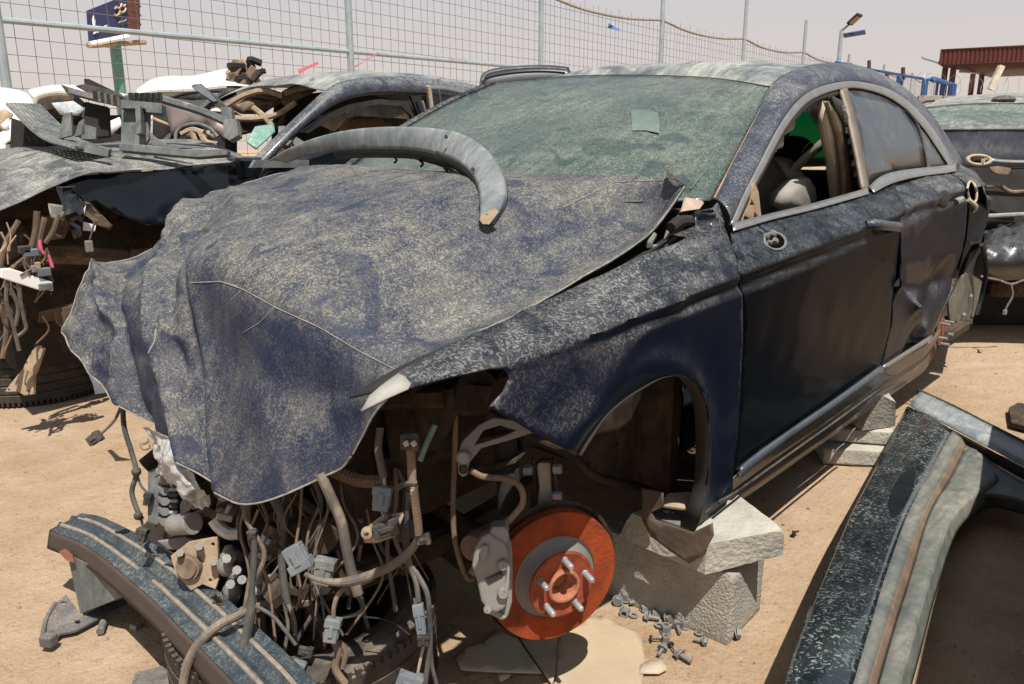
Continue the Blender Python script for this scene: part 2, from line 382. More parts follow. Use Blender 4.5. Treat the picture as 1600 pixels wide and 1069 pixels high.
# ---- welded mesh fence on tall posts
fpos = []
for n in range(-1, 10):
    px = 1830-1/(.000554+n*.00023); d = .766*4*(n+2.41)
    p = at(px, 233, 'd', d); p.z = GZ; fpos.append(p)
fence = thing('mesh_fence', 'tall welded wire mesh fence with galvanised posts behind the wrecks', 'fence', fpos[1])
def top(i): return 3.60+.05*i if i > 2 else 3.9
for i, p in enumerate(fpos):
    lean = Vector((0, 0, 0))
    MB().cyl(p, p+Vector((0, 0, 4.75 if i < 7 else 4.2)), .045, 10).mk('post', m_post, fence)
    if i < len(fpos)-1:
        q = fpos[i+1]; u = (q-p); L_ = u.length; nrm = Vector((-u.y, u.x, 0)).normalized()*.03
        b = MB(); nv = int(L_/.143)
        for k in range(1, nv):
            a = p+u*(k/nv)+nrm; wz = .02*math.sin(k*1.7+i)
            b.tube([a+Vector((0, 0, .05)), a+Vector((wz*.3, 0, 1.8)), a+Vector((wz, 0, top(i)+.06*math.sin(k*2.3)))], .0035, 3, cap=False)
        for k in range(int((top(i)-.1)/.15)):
            z = GZ+.15+k*.15; sag = .012*math.sin(k*1.1+i*2)
            b.tube([p+Vector((0, 0, z))+nrm-Vector((0, 0, GZ)), p+u*.5+Vector((0, 0, z+sag-GZ))+nrm, q+Vector((0, 0, z-GZ))+nrm], .0035, 3, cap=False)
        b.mk('wire_mesh', m_wire, fence, kind='stuff', smooth=False)
        z0, z1 = 2.27+.085*max(0, i-1)+.12, 2.27+.085*i+.12
        MB().cyl(p+Vector((0, 0, z0)), q+Vector((0, 0, z1)), .028, 8).mk('rail', m_post, fence)
        if i > 1:
            c = [p+Vector((0, 0, top(i))), p+u*.3+Vector((0, 0, top(i)-.10)), p+u*.65+Vector((0, 0, top(i)-.08)), q+Vector((0, 0, top(i+1)))]
            tube('top_cable', c, .022, plain('weathered_cable', (.23, .19, .15), .9) if i == 2 else bpy.data.materials['weathered_cable'], fence, smooth=12, n=6)
# scraps of tape and bags blown into the mesh
def scrap(px0, py0, px1, py1, d, wd, mat, label, cat):
    a = at(px0, py0, 'd', d); b = at(px1, py1, 'd', d); n = (b-a).cross(FW).normalized()*wd
    V, F = grid([[a+n*(-1)**0, a.lerp(b, .4)+n*.8+FW*.03, b+n*.5], [a-n, a.lerp(b, .4)-n*.9-FW*.02, b-n*.6]], 8, 2, None)
    o = mk('tape_scrap' if cat == 'tape' else 'plastic_scrap', V, F, mat, loc=a); tag(o, label, cat)
scrap(466, 112, 497, 98, 9.4, .035, m_pink, 'pink tape scrap caught in the fence left of the second post', 'tape')
scrap(548, 108, 592, 82, 10.2, .018, m_pink, 'thin pink ribbon caught in the fence at the second post', 'tape')
scrap(950, 40, 968, 47, 14.7, .05, m_blue, 'small blue rag hanging from the fence top cable', 'rag')

# ---- billboard far behind the fence
def billboard():
    d = 42; c = at(176, 60, 'd', d)
    t = thing('billboard', 'dark blue roadside billboard with brown frame on a green pole', 'billboard', (c.x, c.y, GZ))
    A, B, C_, D_ = at(135, 17, 'd', 41), at(198, -8, 'd', 43), at(199, 52, 'd', 43), at(140, 67, 'd', 41)
    mb = plain('billboard_blue', (.022, .028, .075), .5, 0, .05, 1, 0); n = (B-A).cross(D_-A).normalized()
    if n.dot(FW) > 0: n = -n
    plate('face_panel', [A, B, C_, D_], .12, mb, t)
    mf = plain('billboard_frame_rust', (.16, .045, .03), .7, 0, .3, 1, 0)
    E_, G_ = at(217, -3, 'd', 47), at(218, 53, 'd', 47)
    plate('side_panel', [B, E_, G_, C_], .1, mf, t)
    for k in range(5):
        z = k/4; MB().cyl(B.lerp(C_, z)+n*.1, E_.lerp(G_, z)+n*.1, .07, 5).mk('strut', mf, t)
    MB().cyl(at(138, 71, 'd', 41), at(226, 66, 'd', 46), .16, 6).mk('walkway', m_tan, t)
    MB().tube([at(141, 69, 'd', 40.7), at(200, 57, 'd', 42.7)], .14, 6).mk('lower_trim', m_white, t)
    pole = at(181, 80, 'd', 43.5)
    MB().cyl((pole.x, pole.y, GZ), (pole.x, pole.y, pole.z+.5), .30, 12).mk('pole', plain('green_pole', (.10, .24, .22), .6), t)
    gold = plain('gold_lettering', (.42, .33, .20), .5, 0, .05, 1, 0); wh = plain('white_lettering', (.75, .75, .75), .5, 0, .02, 1, 0)
    U = (B-A); Vv = (D_-A)
    P = lambda u, v: A+U*u+Vv*v+n*.10
    def stroke(name, pts, r, mat): MB().tube([P(*q) for q in pts], r, 5, 14).mk(name, mat, t)
    plate('emblem', [P(.12, .22), P(.155, .40), P(.15, .55), P(.115, .60), P(.09, .50), P(.085, .36)], .04, wh, t)
    stroke('lettering', [(.64, .30), (.70, .25), (.73, .33), (.79, .31), (.83, .22), (.86, .33), (.92, .30)], .055, gold)
    stroke('lettering', [(.62, .45), (.66, .52), (.74, .50), (.77, .42), (.81, .50), (.88, .49), (.92, .42)], .055, gold)
    stroke('lettering', [(.70, .78), (.76, .76), (.82, .79), (.90, .77)], .03, gold)
    stroke('lettering', [(.08, .78), (.14, .77), (.2, .79)], .045, wh); stroke('lettering', [(.34, .70), (.42, .70)], .03, wh)
billboard()

# ---- street lamp with solar panel
def lamp():
    b = at(1309.5, 107, 'd', 25); tp = at(1315, 50, 'd', 25); tp = Vector((b.x, b.y, tp.z))
    t = thing('street_lamp', 'slim grey street lamp with solar panel beyond the yard fence', 'street lamp', (b.x, b.y, GZ))
    MB().tube([(b.x, b.y, GZ), tp], [.10, .06], 10).mk('pole', m_post, t)
    h0, h1 = at(1327, 38, 'd', 25), at(1344, 22, 'd', 24.6)
    MB().cyl(tp, h0, .035, 6).mk('arm', m_black, t)
    a = (h1-h0).normalized(); Mx = frame3(FW*.35+UP*.93, a)
    hd = box('lamp_head', (h0+h1)/2, ((h1-h0).length, .22, .07), m_black, t, Mx, .01)
    box('led_panel', (h0+h1)/2-Mx.col[2]*.045-Mx.col[0]*0, ((h1-h0).length*.7, .16, .03), plain('led_lens', (.40, .27, .10), .4), hd, Mx, 0)
    s0, s1 = at(1318, 58, 'd', 25), at(1352, 48, 'd', 24.7)
    a = (s1-s0).normalized(); Mx = frame3(UP, a); box('solar_panel', (s0+s1)/2, ((s1-s0).length, .35, .03), m_blue, t, Mx, 0)
    MB().cyl(tp-Vector((0, 0, .1)), (s0+s1)/2, .03, 6).mk('bracket', m_black, t)
lamp()

# ---- block wall
def wall():
    d = 14.0; a = at(1395, 144, 'd', d); b = at(1760, 139, 'd', d-.4); ztop = 2.17
    a.z = b.z = GZ; u = (b-a).normalized(); nn = Vector((-u.y, u.x, 0)); L_ = (b-a).length
    t = thing('block_wall', 'grey concrete block wall behind the sedan at right', 'wall', a)
    mb = plain('wall_block', (.27, .25, .22), .9, 0, .22, 2.5, .4, bscale=25); Mx = Matrix((u, nn, Vector((0, 0, 1)))).transposed()
    MB().box(a+u*L_/2+Vector((0, 0, (ztop-.0)/2)), (L_-.02, .12, ztop-.03), Mx).mk('mortar', plain('wall_mortar', (.36, .33, .29), .95), t, smooth=False)
    me = None
    for r in range(11):
        for k in range(int(L_/.42)+1):
            c = a+u*(.2+k*.42-(r % 2)*.21)+Vector((0, 0, ztop-.1-r*.205-GZ*0+random.uniform(-.006, .006)))
            if not me: o = box('brick', (0, 0, 0), (.405, .18, .19), mb, None, None, .01); me = o; o.parent = t
            else: o = me.copy(); sc.collection.objects.link(o)
            o.location = c-a; o.rotation_euler = (random.uniform(-.01, .01), random.uniform(-.012, .012), math.atan2(u.y, u.x)+random.uniform(-.02, .02))
    # coils of razor wire along the top
    z0 = Vector((0, 0, ztop+.24)); pts = []
    for k in range(420):
        s = k/420*L_; an = k*.30; q = 1+.5*noise.noise(Vector((s, 0, 0))); pts.append(a+u*s+z0+Vector((0, 0, math.sin(an)*.17*q-.06))+nn*math.cos(an)*.16+u*.12*noise.noise(Vector((s*2, 3, 0))))
    MB().tube(pts, .003, 3, cap=False).mk('razor_wire', plain('razor_wire', (.34, .33, .31), .5, .4), t, smooth=False)
    c0 = at(1547, 140, 'd', 13.7); c1 = at(1565, 103, 'd', 13.6)
    MB().box((c0+c1)/2, ((c1-c0).length, .09, .09), frame3((c1-c0).cross(FW), c1-c0)).mk('leaning_post', plain('pale_timber', (.55, .50, .40), .8), t, smooth=False)
wall()

def canopy():
    c = at(1478, 120, 'd', 19); t = thing('canopy', 'dark red sheet metal canopy on thin columns beyond the wall', 'canopy', (c.x, c.y, GZ))
    A0, A1 = at(1471, 77, 'd', 19), at(1800, 66, 'd', 17.5); zt = A0.z; A1.z = zt+.05
    drop = Vector((0, 0, -.36)); back = at(1548, 113, 'd', 22)-(A0+drop); back.z = 0
    mr = plain('red_fascia', (.085, .016, .012), .6, 0, .2, 2, .05); b = MB(); u = (A1-A0); n = 44
    vs = []
    for k in range(n*2+1):
        o = back.normalized()*(.03 if k % 2 else 0); vs += [A0+u*(k/(2*n))+o, A0+u*(k/(2*n))+o+drop]
    mk('fascia', vs, [(2*k, 2*k+1, 2*k+3, 2*k+2) for k in range(2*n)], mr, t, smooth=False, thick=.02)
    mk('roof_sheet', [A0, A1, A1+back, A0+back+Vector((0, 0, 0))], [(0, 1, 2, 3)], mr, t, thick=.05)
    mk('soffit', [A0+drop+u*.006, A1+drop, A1+back+drop, A0+back*.999+drop], [(0, 1, 2, 3)], m_redp, t, thick=.03)
    L0 = A0+back*.02
    mk('side_fascia', [A0+Vector((0, 0, -.002)), A0+drop, A0+back*.999+drop, A0+back], [(0, 1, 2, 3)], mr, t, thick=.02)
    for px, py, d in ((1478, 100, 19.5), (1490, 106, 19.2), (1521, 112, 22), (1535, 112, 21.5), (1700, 100, 19)):
        p = at(px, py, 'd', d); MB().cyl((p.x, p.y, GZ), (p.x, p.y, zt-.3), .07, 6).mk('column', m_redp, t)
    MB().cyl(at(1441, 90, 'd', 18.8), A0+drop*.9+back*.05, .03, 5).mk('bracing', m_post, t)
    MB().cyl(at(1500, 112, 'd', 19.5), at(1530, 114, 'd', 21), .03, 5).mk('bracing', m_post, t)
canopy()

def rails():
    d = 24; t = thing('pipe_rail', 'long blue pipe rail with short red uprights beyond the fence', 'railing', at(1310, 233, 'd', d)*1.0)
    a, b, c = at(1306, 97, 'd', 24), at(1362, 109, 'd', 22), at(1446, 124, 'd', 19)
    MB().tube([a, b, c], .035, 6).mk('rail', m_blue, t)
    for px, y0, y1, dd, m in ((1358, 95, 117, 22, m_redp), (1386, 113, 128, 21.2, m_redp), (1411, 106, 124, 20.2, m_redp)):
        MB().cyl(at(px, y0, 'd', dd), at(px, y1, 'd', dd), .055, 6).mk('upright', m, t)
    for px, y0, dd in ((1357, 108, 22), (1407, 118, 20.2)):
        p = at(px, y0, 'd', dd); MB().cyl(p, (p.x, p.y, GZ), .09, 8).mk('upright', m_blue, t)
    g = at(1446, 140, 'd', 17); t = thing('blue_gate', 'bright blue pipe frame gate above the block wall', 'gate', (g.x, g.y, GZ))
    G0, G1, G2 = at(1446, 124, 'd', 17), at(1458, 124, 'd', 17), at(1490, 133, 'd', 16)
    MB().tube([(G0.x, G0.y, GZ), G0, G1, G2, Vector((G2.x, G2.y, GZ))], .065, 8).mk('frame', m_blue, t)
    for k, f in ((0, .25), (1, .6)):
        p = G1.lerp(G2, f); MB().cyl((p.x, p.y, GZ), p, .05 if k else .03, 6).mk('upright', m_blue, t)
rails()

# ================================================================ THE MAIN CAR
car = thing('sedan', 'dark navy sedan stripped at the front, its crumpled dusty bonnet drooping, raised on concrete blocks', 'car', (-.5, 0, GZ))
def lerpk(keys, x):
    if x <= keys[0][0]: return keys[0][1]
    for (a, va), (b, vb) in zip(keys, keys[1:]):
        if x <= b:
            t = (x-a)/(b-a); return va+(vb-va)*t
    return keys[-1][1]
ZC = [(-3.6, .99), (-2.7, .975), (-2.09, .955), (-1.15, .884), (-.38, .841), (.01, .82), (.3, .796), (.6, .75)]
ZB = [(-3.6, 1.06), (-2.57, 1.047), (-2.2, 1.04), (-1.65, 1.01), (-1.5, .992), (-1.05, .972), (-.56, .942), (-.30, .925), (0, .878), (.2, .85), (.45, .80)]
LOW = [(0, .825), (.06, .852), (.14, .874), (.2, .872), (.3, .880), (.6, .902), (.80, .922), (.90, .930), (1, .937)]
def g(X, Z):
    zc = lerpk(ZC, X); zb = max(lerpk(ZB, X), zc+.045)
    if Z <= zc: y = lerpk(LOW, (Z-.14)/(zc-.14))
    elif Z <= zb:
        s = (Z-zc)/(zb-zc); top = .82 if X < -.5 else .82-.05*ss(-.5, .1, X); y = .936-(.936-top)*(s**1.6)
    else: y = (.82 if X < -.5 else .77)-(Z-zb)*.47-.12*max(0, Z-1.2)
    y -= .011*ss(.30, -.15, X)*math.exp(-((Z-zc+.020)/.013)**2)
    if Z < zc-.01 and X > -.05: y += ss(-.05, .3, X)*.26*min(.14, zc-.01-Z)*ss(.50, .58, Z)
    if X > .05: y -= (X-.05)**2*.30
    if X < -2.6: y -= (X+2.6)**2*.17
    return y
def S(px, py, off=0):
    d = ray(px, py); t = .6; F = lambda t: (CAM+d*t).y-g((CAM+d*t).x, (CAM+d*t).z)
    while t < 8 and F(t) > 0: t += .02
    a, b = t-.02, t
    for _ in range(24):
        m = (a+b)/2
        if F(m) > 0: a = m
        else: b = m
    p = CAM+d*b; return Vector((p.x, p.y+off, p.z))
def Sl(l, off=0): return [S(a, b, off) for a, b in l]
def seg_d(p, a, b):
    ab = b-a; t = max(0, min(1, (p-a).dot(ab)/ab.length_squared)); return (p-a-ab*t).length, t
def side_panel(name, px, mat, parent, off=0, holes=(), step=.03, dent=None, thick=.006, smooth_px=True, **k):
    pts = dens(Sl(px), step*.8); hs = [dens(Sl(h), .008) for h in holes]
    V, F = cdt([(p.x, p.z) for p in pts], [[(p.x, p.z) for p in h] for h in hs], step)
    vs = []
    for v in V:
        p = Vector((v[0], g(v[0], v[1])+off, v[1]))
        if dent: p.y += dent(p)
        vs.append(p)
    F = [f if (vs[f[1]]-vs[f[0]]).cross(vs[f[2]]-vs[f[0]]).y > 0 else f[::-1] for f in F]
    k.setdefault('auto', 60)
    return mk(name, vs, F, mat, parent, thick=thick, off=-1, **k)
def oval(cx, cy, rx, ry, n=16, rot=0):
    r = []
    for i in range(n):
        a = 2*math.pi*i/n; x, y = rx*math.cos(a), ry*math.sin(a); r.append((cx+x*math.cos(rot)-y*math.sin(rot), cy+x*math.sin(rot)+y*math.cos(rot)))
    return r

# ---- front left wing with the empty wheel arch and headlamp notch
wing_px = [(1122, 316), (1110, 326), (1088, 352), (1062, 377), (1005, 399), (940, 430), (870, 462), (805, 492), (740, 520), (685, 548), (628, 578),
           (592, 604), (560, 642), (600, 622), (648, 603), (705, 588), (765, 575), (788, 577), (796, 590), (786, 612), (764, 636), (800, 656), (850, 686), (897, 712),
           (904, 711), (918, 688), (942, 652), (968, 628), (1001, 606), (1033, 589), (1062, 587), (1086, 600), (1102, 628), (1107, 668), (1107, 720), (1103, 765), (1094, 802), (1083, 829),
           (1100, 824), (1122, 808), (1136, 784), (1146, 745), (1152, 690), (1157, 620), (1161, 540), (1160, 470), (1152, 425), (1143, 385), (1134, 352)]
def wing_dent(p):
    q = .002*noise.noise(p*6)+.001*noise.noise(p*15)
    a, b = S(1060, 470), S(940, 590)
    d, t = seg_d(p, a, b); q += .006*math.exp(-(d/.03)**2)
    r = math.hypot(p.x, p.z-.335)                       # pressed flare round the arch
    if p.z < .8: q += .008*math.exp(-((r-.37)/.035)**2)-.002*math.exp(-((r-.45)/.04)**2)
    return q
side_panel('wing', wing_px, m_paint, car, step=.0115, dent=wing_dent, thick=.004)
# folded flange round the wheel arch
arch = Sl([(904, 711), (918, 688), (942, 652), (968, 628), (1001, 606), (1033, 589), (1062, 587), (1086, 600), (1102, 628), (1107, 668), (1107, 720), (1103, 765), (1094, 802), (1083, 829)])
loft('arch_flange', [p+Vector((0, .006, 0)) for p in arch], [p+Vector((0, -.035, .004)) for p in arch], m_dark, car, nu=50, nv=1, thick=.002)
# dented tip of the wing lying over the bonnet edge
# ---- doors
mirror_hole = oval(1211, 377, 17, 13, 18, .3)
fd_px = [(1142, 364), (1200, 345), (1270, 327), (1352, 304), (1385, 292), (1397, 286), (1400, 300), (1402, 350), (1399, 430), (1390, 510), (1374, 576), (1300, 628), (1225, 680), (1152, 734),
         (1147, 735), (1153, 690), (1158, 620), (1163, 540), (1162, 470), (1155, 425), (1146, 385)]
def fd_dent(p): return .0035*noise.noise(p*3.1)+.0018*noise.noise(p*9)
fdoor = side_panel('front_door', fd_px, m_door, car, holes=[mirror_hole], step=.016, dent=fd_dent)
rp = dens(Sl(mirror_hole), .01); c = sum(rp, Vector())/len(rp)
tube('mirror_hole_rim', rp+[rp[0]], .0035, m_greyp, fdoor, smooth=0, n=6)
plate('mirror_mount', [c+(q-c)*.82+Vector((0, -.03, 0)) for q in rp[::3]], .004, m_dark, fdoor)
for k, (a, b, r) in enumerate(((1203, 374, .006), (1213, 370, .008), (1217, 381, .006), (1208, 384, .004))):
    q = S(a, b); MB().tube([q+Vector((0, -.03, 0)), q+Vector((0, -.006, .004)), q+Vector((.012, -.008, .012))], r, 6, 6).mk('mount_clip', m_alu, fdoor)
# pull handle with its cup
def handle(x0, y0, x1, y1, parent, name):
    a, b = S(x0, y0), S(x1, y1); m = (a+b)/2
    MB().sphere(m+Vector((0, -.012, -.012)), 1, 8, (.075, .016, .040)).mk('handle_cup', m_dark, parent)
    pts = [a+Vector((0, -.004, 0)), a.lerp(b, .10)+Vector((0, .016, .002)), m+Vector((0, .024, 0)), a.lerp(b, .90)+Vector((0, .018, -.002)), b+Vector((0, -.004, 0))]
    MB().tube(pts, [.012, .017, .016, .018, .014], 12, 24).mk(name, m_rail, parent)
handle(1355, 351, 1397, 354, fdoor, 'handle')
rd_px = [(1399, 285), (1432, 277), (1470, 272), (1484, 272), (1500, 280), (1509, 296), (1512, 330), (1507, 372), (1494, 432), (1472, 486), (1453, 527), (1415, 550), (1376, 574),
         (1392, 510), (1401, 430), (1405, 350), (1402, 300)]
L1 = [Sl(q) for q in ([(1410, 285), (1413, 330)], [(1447, 276), (1456, 325)], [(1397, 440), (1422, 478), (1446, 516)], [(1405, 455), (1495, 430)], [(1402, 410), (1500, 395)], [(1420, 560), (1470, 440)])]
def rd_dent(p):
    q = .003*noise.noise(p*4)+.0015*noise.noise(p*11)
    d, t = seg_d(p, *L1[0]); q -= .022*math.exp(-(d/.03))
    d, t = seg_d(p, *L1[1]); q += .014*math.exp(-(d/.02))
    d, t = seg_d(p, (L1[0][0]+L1[1][0])/2, (L1[0][1]+L1[1][1])/2); q -= .014*math.exp(-(d/.06)**2)
    for a, b in ((L1[2][0], L1[2][1]), (L1[2][1], L1[2][2])):
        d, t = seg_d(p, a, b); q += .026*math.exp(-(d/.03))
    d, t = seg_d(p, *L1[3]); q -= .012*math.exp(-(d/.05)**2)
    d, t = seg_d(p, *L1[4]); q += .006*math.exp(-(d/.03))
    d, t = seg_d(p, *L1[5]); q -= .028*math.exp(-(d/.09)**2)
    return q
rdoor = side_panel('rear_door', rd_px, m_paint, car, step=.018, dent=rd_dent); rdoor['label'] = 'rear door creased and pushed in by a side impact'
a = S(1474, 312); MB().sphere(a+Vector((0, .0, 0)), 1, 8, (.075, .012, .035)).mk('handle_recess', m_dark, rdoor)
MB().tube([S(1490, 308)+Vector((0, .01, -.02)), S(1492, 312)+Vector((0, .02, .0)), S(1496, 316)+Vector((0, .012, .01))], .014, 8, 10).mk('handle_end', m_greyp, rdoor)
# ---- rear quarter panel round the rear arch
qp_px = [(1486, 270), (1500, 256), (1518, 264), (1532, 281), (1541, 305), (1545, 345), (1541, 372), (1536, 384), (1530, 379), (1519, 383), (1505, 407), (1490, 447), (1474, 484), (1457, 523),
         (1474, 486), (1496, 432), (1509, 372), (1514, 330), (1511, 296), (1502, 279)]
hole2 = oval(1519, 300, 7, 17, 14, -.15)
qpan = side_panel('quarter_panel', qp_px[:13]+[(1462, 519), (1476, 486), (1497, 432), (1510, 372), (1515, 330), (1512, 296), (1502, 279)], m_paint, car, holes=[hole2], step=.03)
rp2 = dens(Sl(hole2), .02); tube('fuel_flap_rim', rp2+[rp2[0]], .005, m_beige, qpan, smooth=0, n=6)
plate('fuel_recess', [q+Vector((0, -.05, 0)) for q in rp2], .004, m_dark, qpan)
tube('hanging_clip', [S(1513, 312), S(1517, 322)+Vector((0, .02, 0)), S(1521, 330)], .008, m_beige, qpan, smooth=8)
# tail beyond: rounded corner, boot lid, rear face
tail = [[S(1532, 281), Vector((-3.62, .62, .98)), Vector((-3.72, 0, 1.0)), Vector((-3.6, -.65, .98))],
        [S(1543, 330), Vector((-3.72, .64, .80)), Vector((-3.85, 0, .84)), Vector((-3.7, -.68, .8))],
        [S(1541, 372), Vector((-3.70, .60, .52)), Vector((-3.8, 0, .5)), Vector((-3.65, -.66, .5))]]
V, F = grid(tail, 24, 10); mk('tail_panel', V, F, m_paint, car, thick=.004)
arch2 = Sl([(1457, 523), (1474, 484), (1490, 447), (1505, 407), (1519, 383), (1530, 379), (1536, 384)])
loft('rear_arch_flange', arch2, [p+Vector((0, -.04, .0)) for p in arch2], m_black, car, nu=24, nv=1, thick=.002)
loft('rear_wheel_house', [p+Vector((0, -.04, .0)) for p in arch2]+[Vector((-3.5, .80, .2))], [Vector((p.x, .25, p.z)) for p in arch2]+[Vector((-3.5, .25, .2))], m_under, car, nu=24, nv=2)
plate('bumper_bracket', atl([(1483, 500), (1480, 470), (1490, 440), (1512, 425), (1533, 440), (1527, 470), (1518, 500), (1495, 503)], 'y', .74), .01, dusty('olive_bracket', (.045, .055, .045), film=.5, side=.6, rough=.6), car)
for a, b in ((1516, 463), (1505, 492)): MB().lathe(at(a, b, 'y', .752), (0, 1, 0), [(.012, 0), (.012, .008), (.006, .012), (.001, .012)], 8).mk('bolt', m_alu, car)
# ---- sill, bright strips
up_ = [(1104, 800), (1126, 776), (1150, 744), (1225, 686), (1300, 635), (1374, 583), (1415, 557), (1453, 534), (1470, 514)]
lo_ = [(1083, 830), (1110, 820), (1150, 791), (1225, 739), (1300, 685), (1374, 632), (1415, 604), (1447, 580), (1464, 552)]
su, sl_ = Sl(up_), Sl(lo_)
def sill_d(u, t, p): return Vector((0, -.012*math.exp(-((t-.52)/.07)**2)+.004*math.exp(-((t-.8)/.1)**2), 0))
loft('sill', [p+Vector((0, -.004, 0)) for p in su], [p+Vector((0, -.012, 0)) for p in sl_], dusty('sill_paint', (.025, .024, .026), dust=(.30, .22, .16), film=.8, fleck=.2, side=.55, rough=.45, coat=.4), car, nu=60, nv=18, disp=sill_d, thick=.004)
st = Sl([(1150, 741), (1158, 722), (1225, 673), (1300, 622), (1372, 570)]); st2 = Sl([(1150, 744), (1160, 735), (1225, 686), (1300, 634), (1373, 581)])
loft('door_strip', [p+Vector((0, .008, 0)) for p in st], [p+Vector((0, .010, 0)) for p in st2], plain('blue_grey_strip', (.13, .15, .18), .35, .5, .2, 10, .05), car, nu=40, nv=2, thick=.008)
st = Sl([(1376, 574), (1415, 549), (1452, 526)]); loft('door_strip', [p+Vector((0, .006, .008)) for p in st], [p+Vector((0, .008, -.012)) for p in st], m_chrome, car, nu=12, nv=2, thick=.006)
st = Sl([(1120, 783), (1150, 766), (1225, 713), (1300, 660), (1372, 608)]); loft('sill_strip', [p+Vector((0, .004, .004)) for p in st], [p+Vector((0, .004, -.008)) for p in st], m_black, car, nu=30, nv=1, thick=.004)

# ---- bright frame round the side windows
T_ = [(1137, 352), (1158, 305), (1180, 262), (1215, 196), (1243, 159), (1272, 139), (1310, 129), (1345, 129), (1388, 141), (1422, 164), (1448, 192), (1470, 224), (1492, 264)]
I_ = [(1150, 348), (1168, 308), (1191, 266), (1224, 204), (1251, 169), (1278, 151), (1311, 140), (1344, 139), (1384, 151), (1415, 172), (1440, 199), (1461, 229), (1484, 264)]
Ts, Is = Sl(T_), Sl(I_)
loft('window_trim', [p+Vector((0, .004, 0)) for p in Ts], [p+Vector((0, .002, 0)) for p in Is], m_chrome, car, nu=80, nv=3, bulge=.002, out=(0, 1, .3), thick=.003)
loft('belt_moulding', Sl([(1140, 350), (1200, 335), (1270, 318), (1352, 295)], .006), Sl([(1139, 362), (1200, 344), (1270, 327), (1352, 304)], .010), m_chrome, car, nu=30, nv=2, thick=.004)
loft('belt_moulding', Sl([(1354, 292), (1372, 277), (1395, 269), (1430, 264), (1470, 260), (1490, 256)], .006), Sl([(1358, 302), (1380, 290), (1400, 283), (1432, 276), (1470, 271), (1488, 268)], .014), m_chrome, car, nu=30, nv=2, thick=.004)
loft('pillar_seal', Sl([(1311, 137), (1322, 175), (1336, 240), (1347, 298)], .004), Sl([(1321, 138), (1332, 175), (1345, 235), (1355, 296)], .008), plain('seal_tan', (.17, .14, .11), .6, .2), car, nu=20, nv=1, thick=.012)
side_panel('rear_window', [(1320, 134), (1344, 134), (1386, 146), (1418, 166), (1436, 188), (1446, 222), (1450, 262), (1400, 268), (1374, 278), (1356, 292), (1346, 235), (1333, 175)], m_glassd, car, off=-.004, step=.08, thick=.004)
tube('window_divider', Sl([(1414, 172), (1430, 192), (1442, 222), (1450, 264)], .002), .007, m_black, car, smooth=12)
side_panel('quarter_window', [(1418, 168), (1446, 196), (1467, 227), (1490, 264), (1450, 266), (1442, 222), (1430, 192)], m_glassd, car, off=-.004, step=.08, thick=.004)
loft('window_inner_frame', [p+Vector((0, -.012, 0)) for p in Is[5:]], [p+Vector((0, -.16, -.01)) for p in Is[5:]], m_dark, car, nu=30, nv=2, thick=.004)
tube('rear_arch_lip', atl([(1534, 382, .80), (1541, 415, .80), (1537, 450, .79), (1526, 492, .78)], 'y'), .012, m_paint, car, smooth=12)
plate('rear_arch_inner', atl([(1534, 384), (1541, 415), (1537, 450), (1526, 492), (1505, 500), (1500, 440), (1515, 395)], 'y', .60), .01, m_dark, car)
tube('window_seal', Sl([(1150, 350), (1172, 308), (1195, 266), (1228, 206), (1254, 173), (1280, 155), (1310, 146)], -.008), .009, m_dark, car, smooth=24)

# ---- roof, pillars, windscreen
inner = atl([(1112, 314, .765), (1132, 276, .72), (1155, 232, .68), (1180, 184, .63), (1203, 138, .585), (1228, 118, .545), (1262, 104, .51), (1300, 102, .50), (1345, 108, .50), (1400, 134, .52), (1450, 179, .56), (1500, 253, .64)], 'y')
outer = Sl([(1137, 354), (1158, 306), (1180, 263), (1208, 208), (1232, 172), (1256, 149), (1290, 133), (1325, 128), (1360, 131), (1412, 157), (1455, 203), (1492, 265)])
mid = [a.lerp(b, .5)+Vector((.25, 1, .75)).normalized()*.022 for a, b in zip(inner, outer)]
q1 = [a.lerp(b, .2)+Vector((.3, .6, 1)).normalized()*.016 for a, b in zip(inner, outer)]; q3 = [a.lerp(b, .82)+Vector((.2, 1, .5)).normalized()*.016 for a, b in zip(inner, outer)]
V, F = grid([inner, q1, mid, q3, outer], 90, 14); mk('roof_rail', V, F, m_rail, car, thick=.004, off=-1)
tube('rail_gap', [p+Vector((0, .006, .004)) for p in spline(inner, 40)[:20]], .0035, m_dark, car, smooth=0, n=5)
tube('windscreen_moulding', [p.lerp(q, .10)+Vector((0, .006, .006)) for p, q in zip(inner[:5], q1[:5])], .004, plain('orange_brown_seal', (.34, .20, .11), .7), car, smooth=20, n=5)
hd = atl([(778, 131, -.575), (900, 121, -.3), (1010, 120, 0), (1115, 125, .3), (1201, 138, .58)], 'y')
bs = [Vector((-.43, -.72, .985)), Vector((-.30, -.36, .985)), Vector((-.28, 0, .985)), Vector((-.34, .38, .985)), at(1112, 316, 'y', .755)]
rows = []
wside = spline(inner[:5], 40)
for k in range(5):
    t = k/4; rows.append([a.lerp(b, t)+Vector((.35, 0, .9))*(.035*4*t*(1-t)) for a, b in zip(hd, bs)])
for k in range(5): rows[k].append(wside[int(40*(1-k/4))]+Vector((0, -.004, -.002))) if 0 else rows[k].__setitem__(4, wside[int(40*(1-k/4))]+Vector((.002, -.002, -.002)))
V, F = grid(rows, 40, 24); mk('windscreen', V, F, m_ws, car, thick=.005)
WS = BVHTree.FromPolygons(V, F)
def onto(bvh, px, py, lift=.003):
    if bvh is WS: lift += .006
    d = ray(px, py).normalized(); h = bvh.ray_cast(CAM, d)
    if h[0] is None: return None
    n = h[1] if h[1].dot(d) < 0 else -h[1]; return h[0]+n*lift
m_stick = dusty('pale_sticker', (.09, .13, .12), dust=(.26, .30, .26), film=.35, fleck=.12, rough=.5, side=.8)
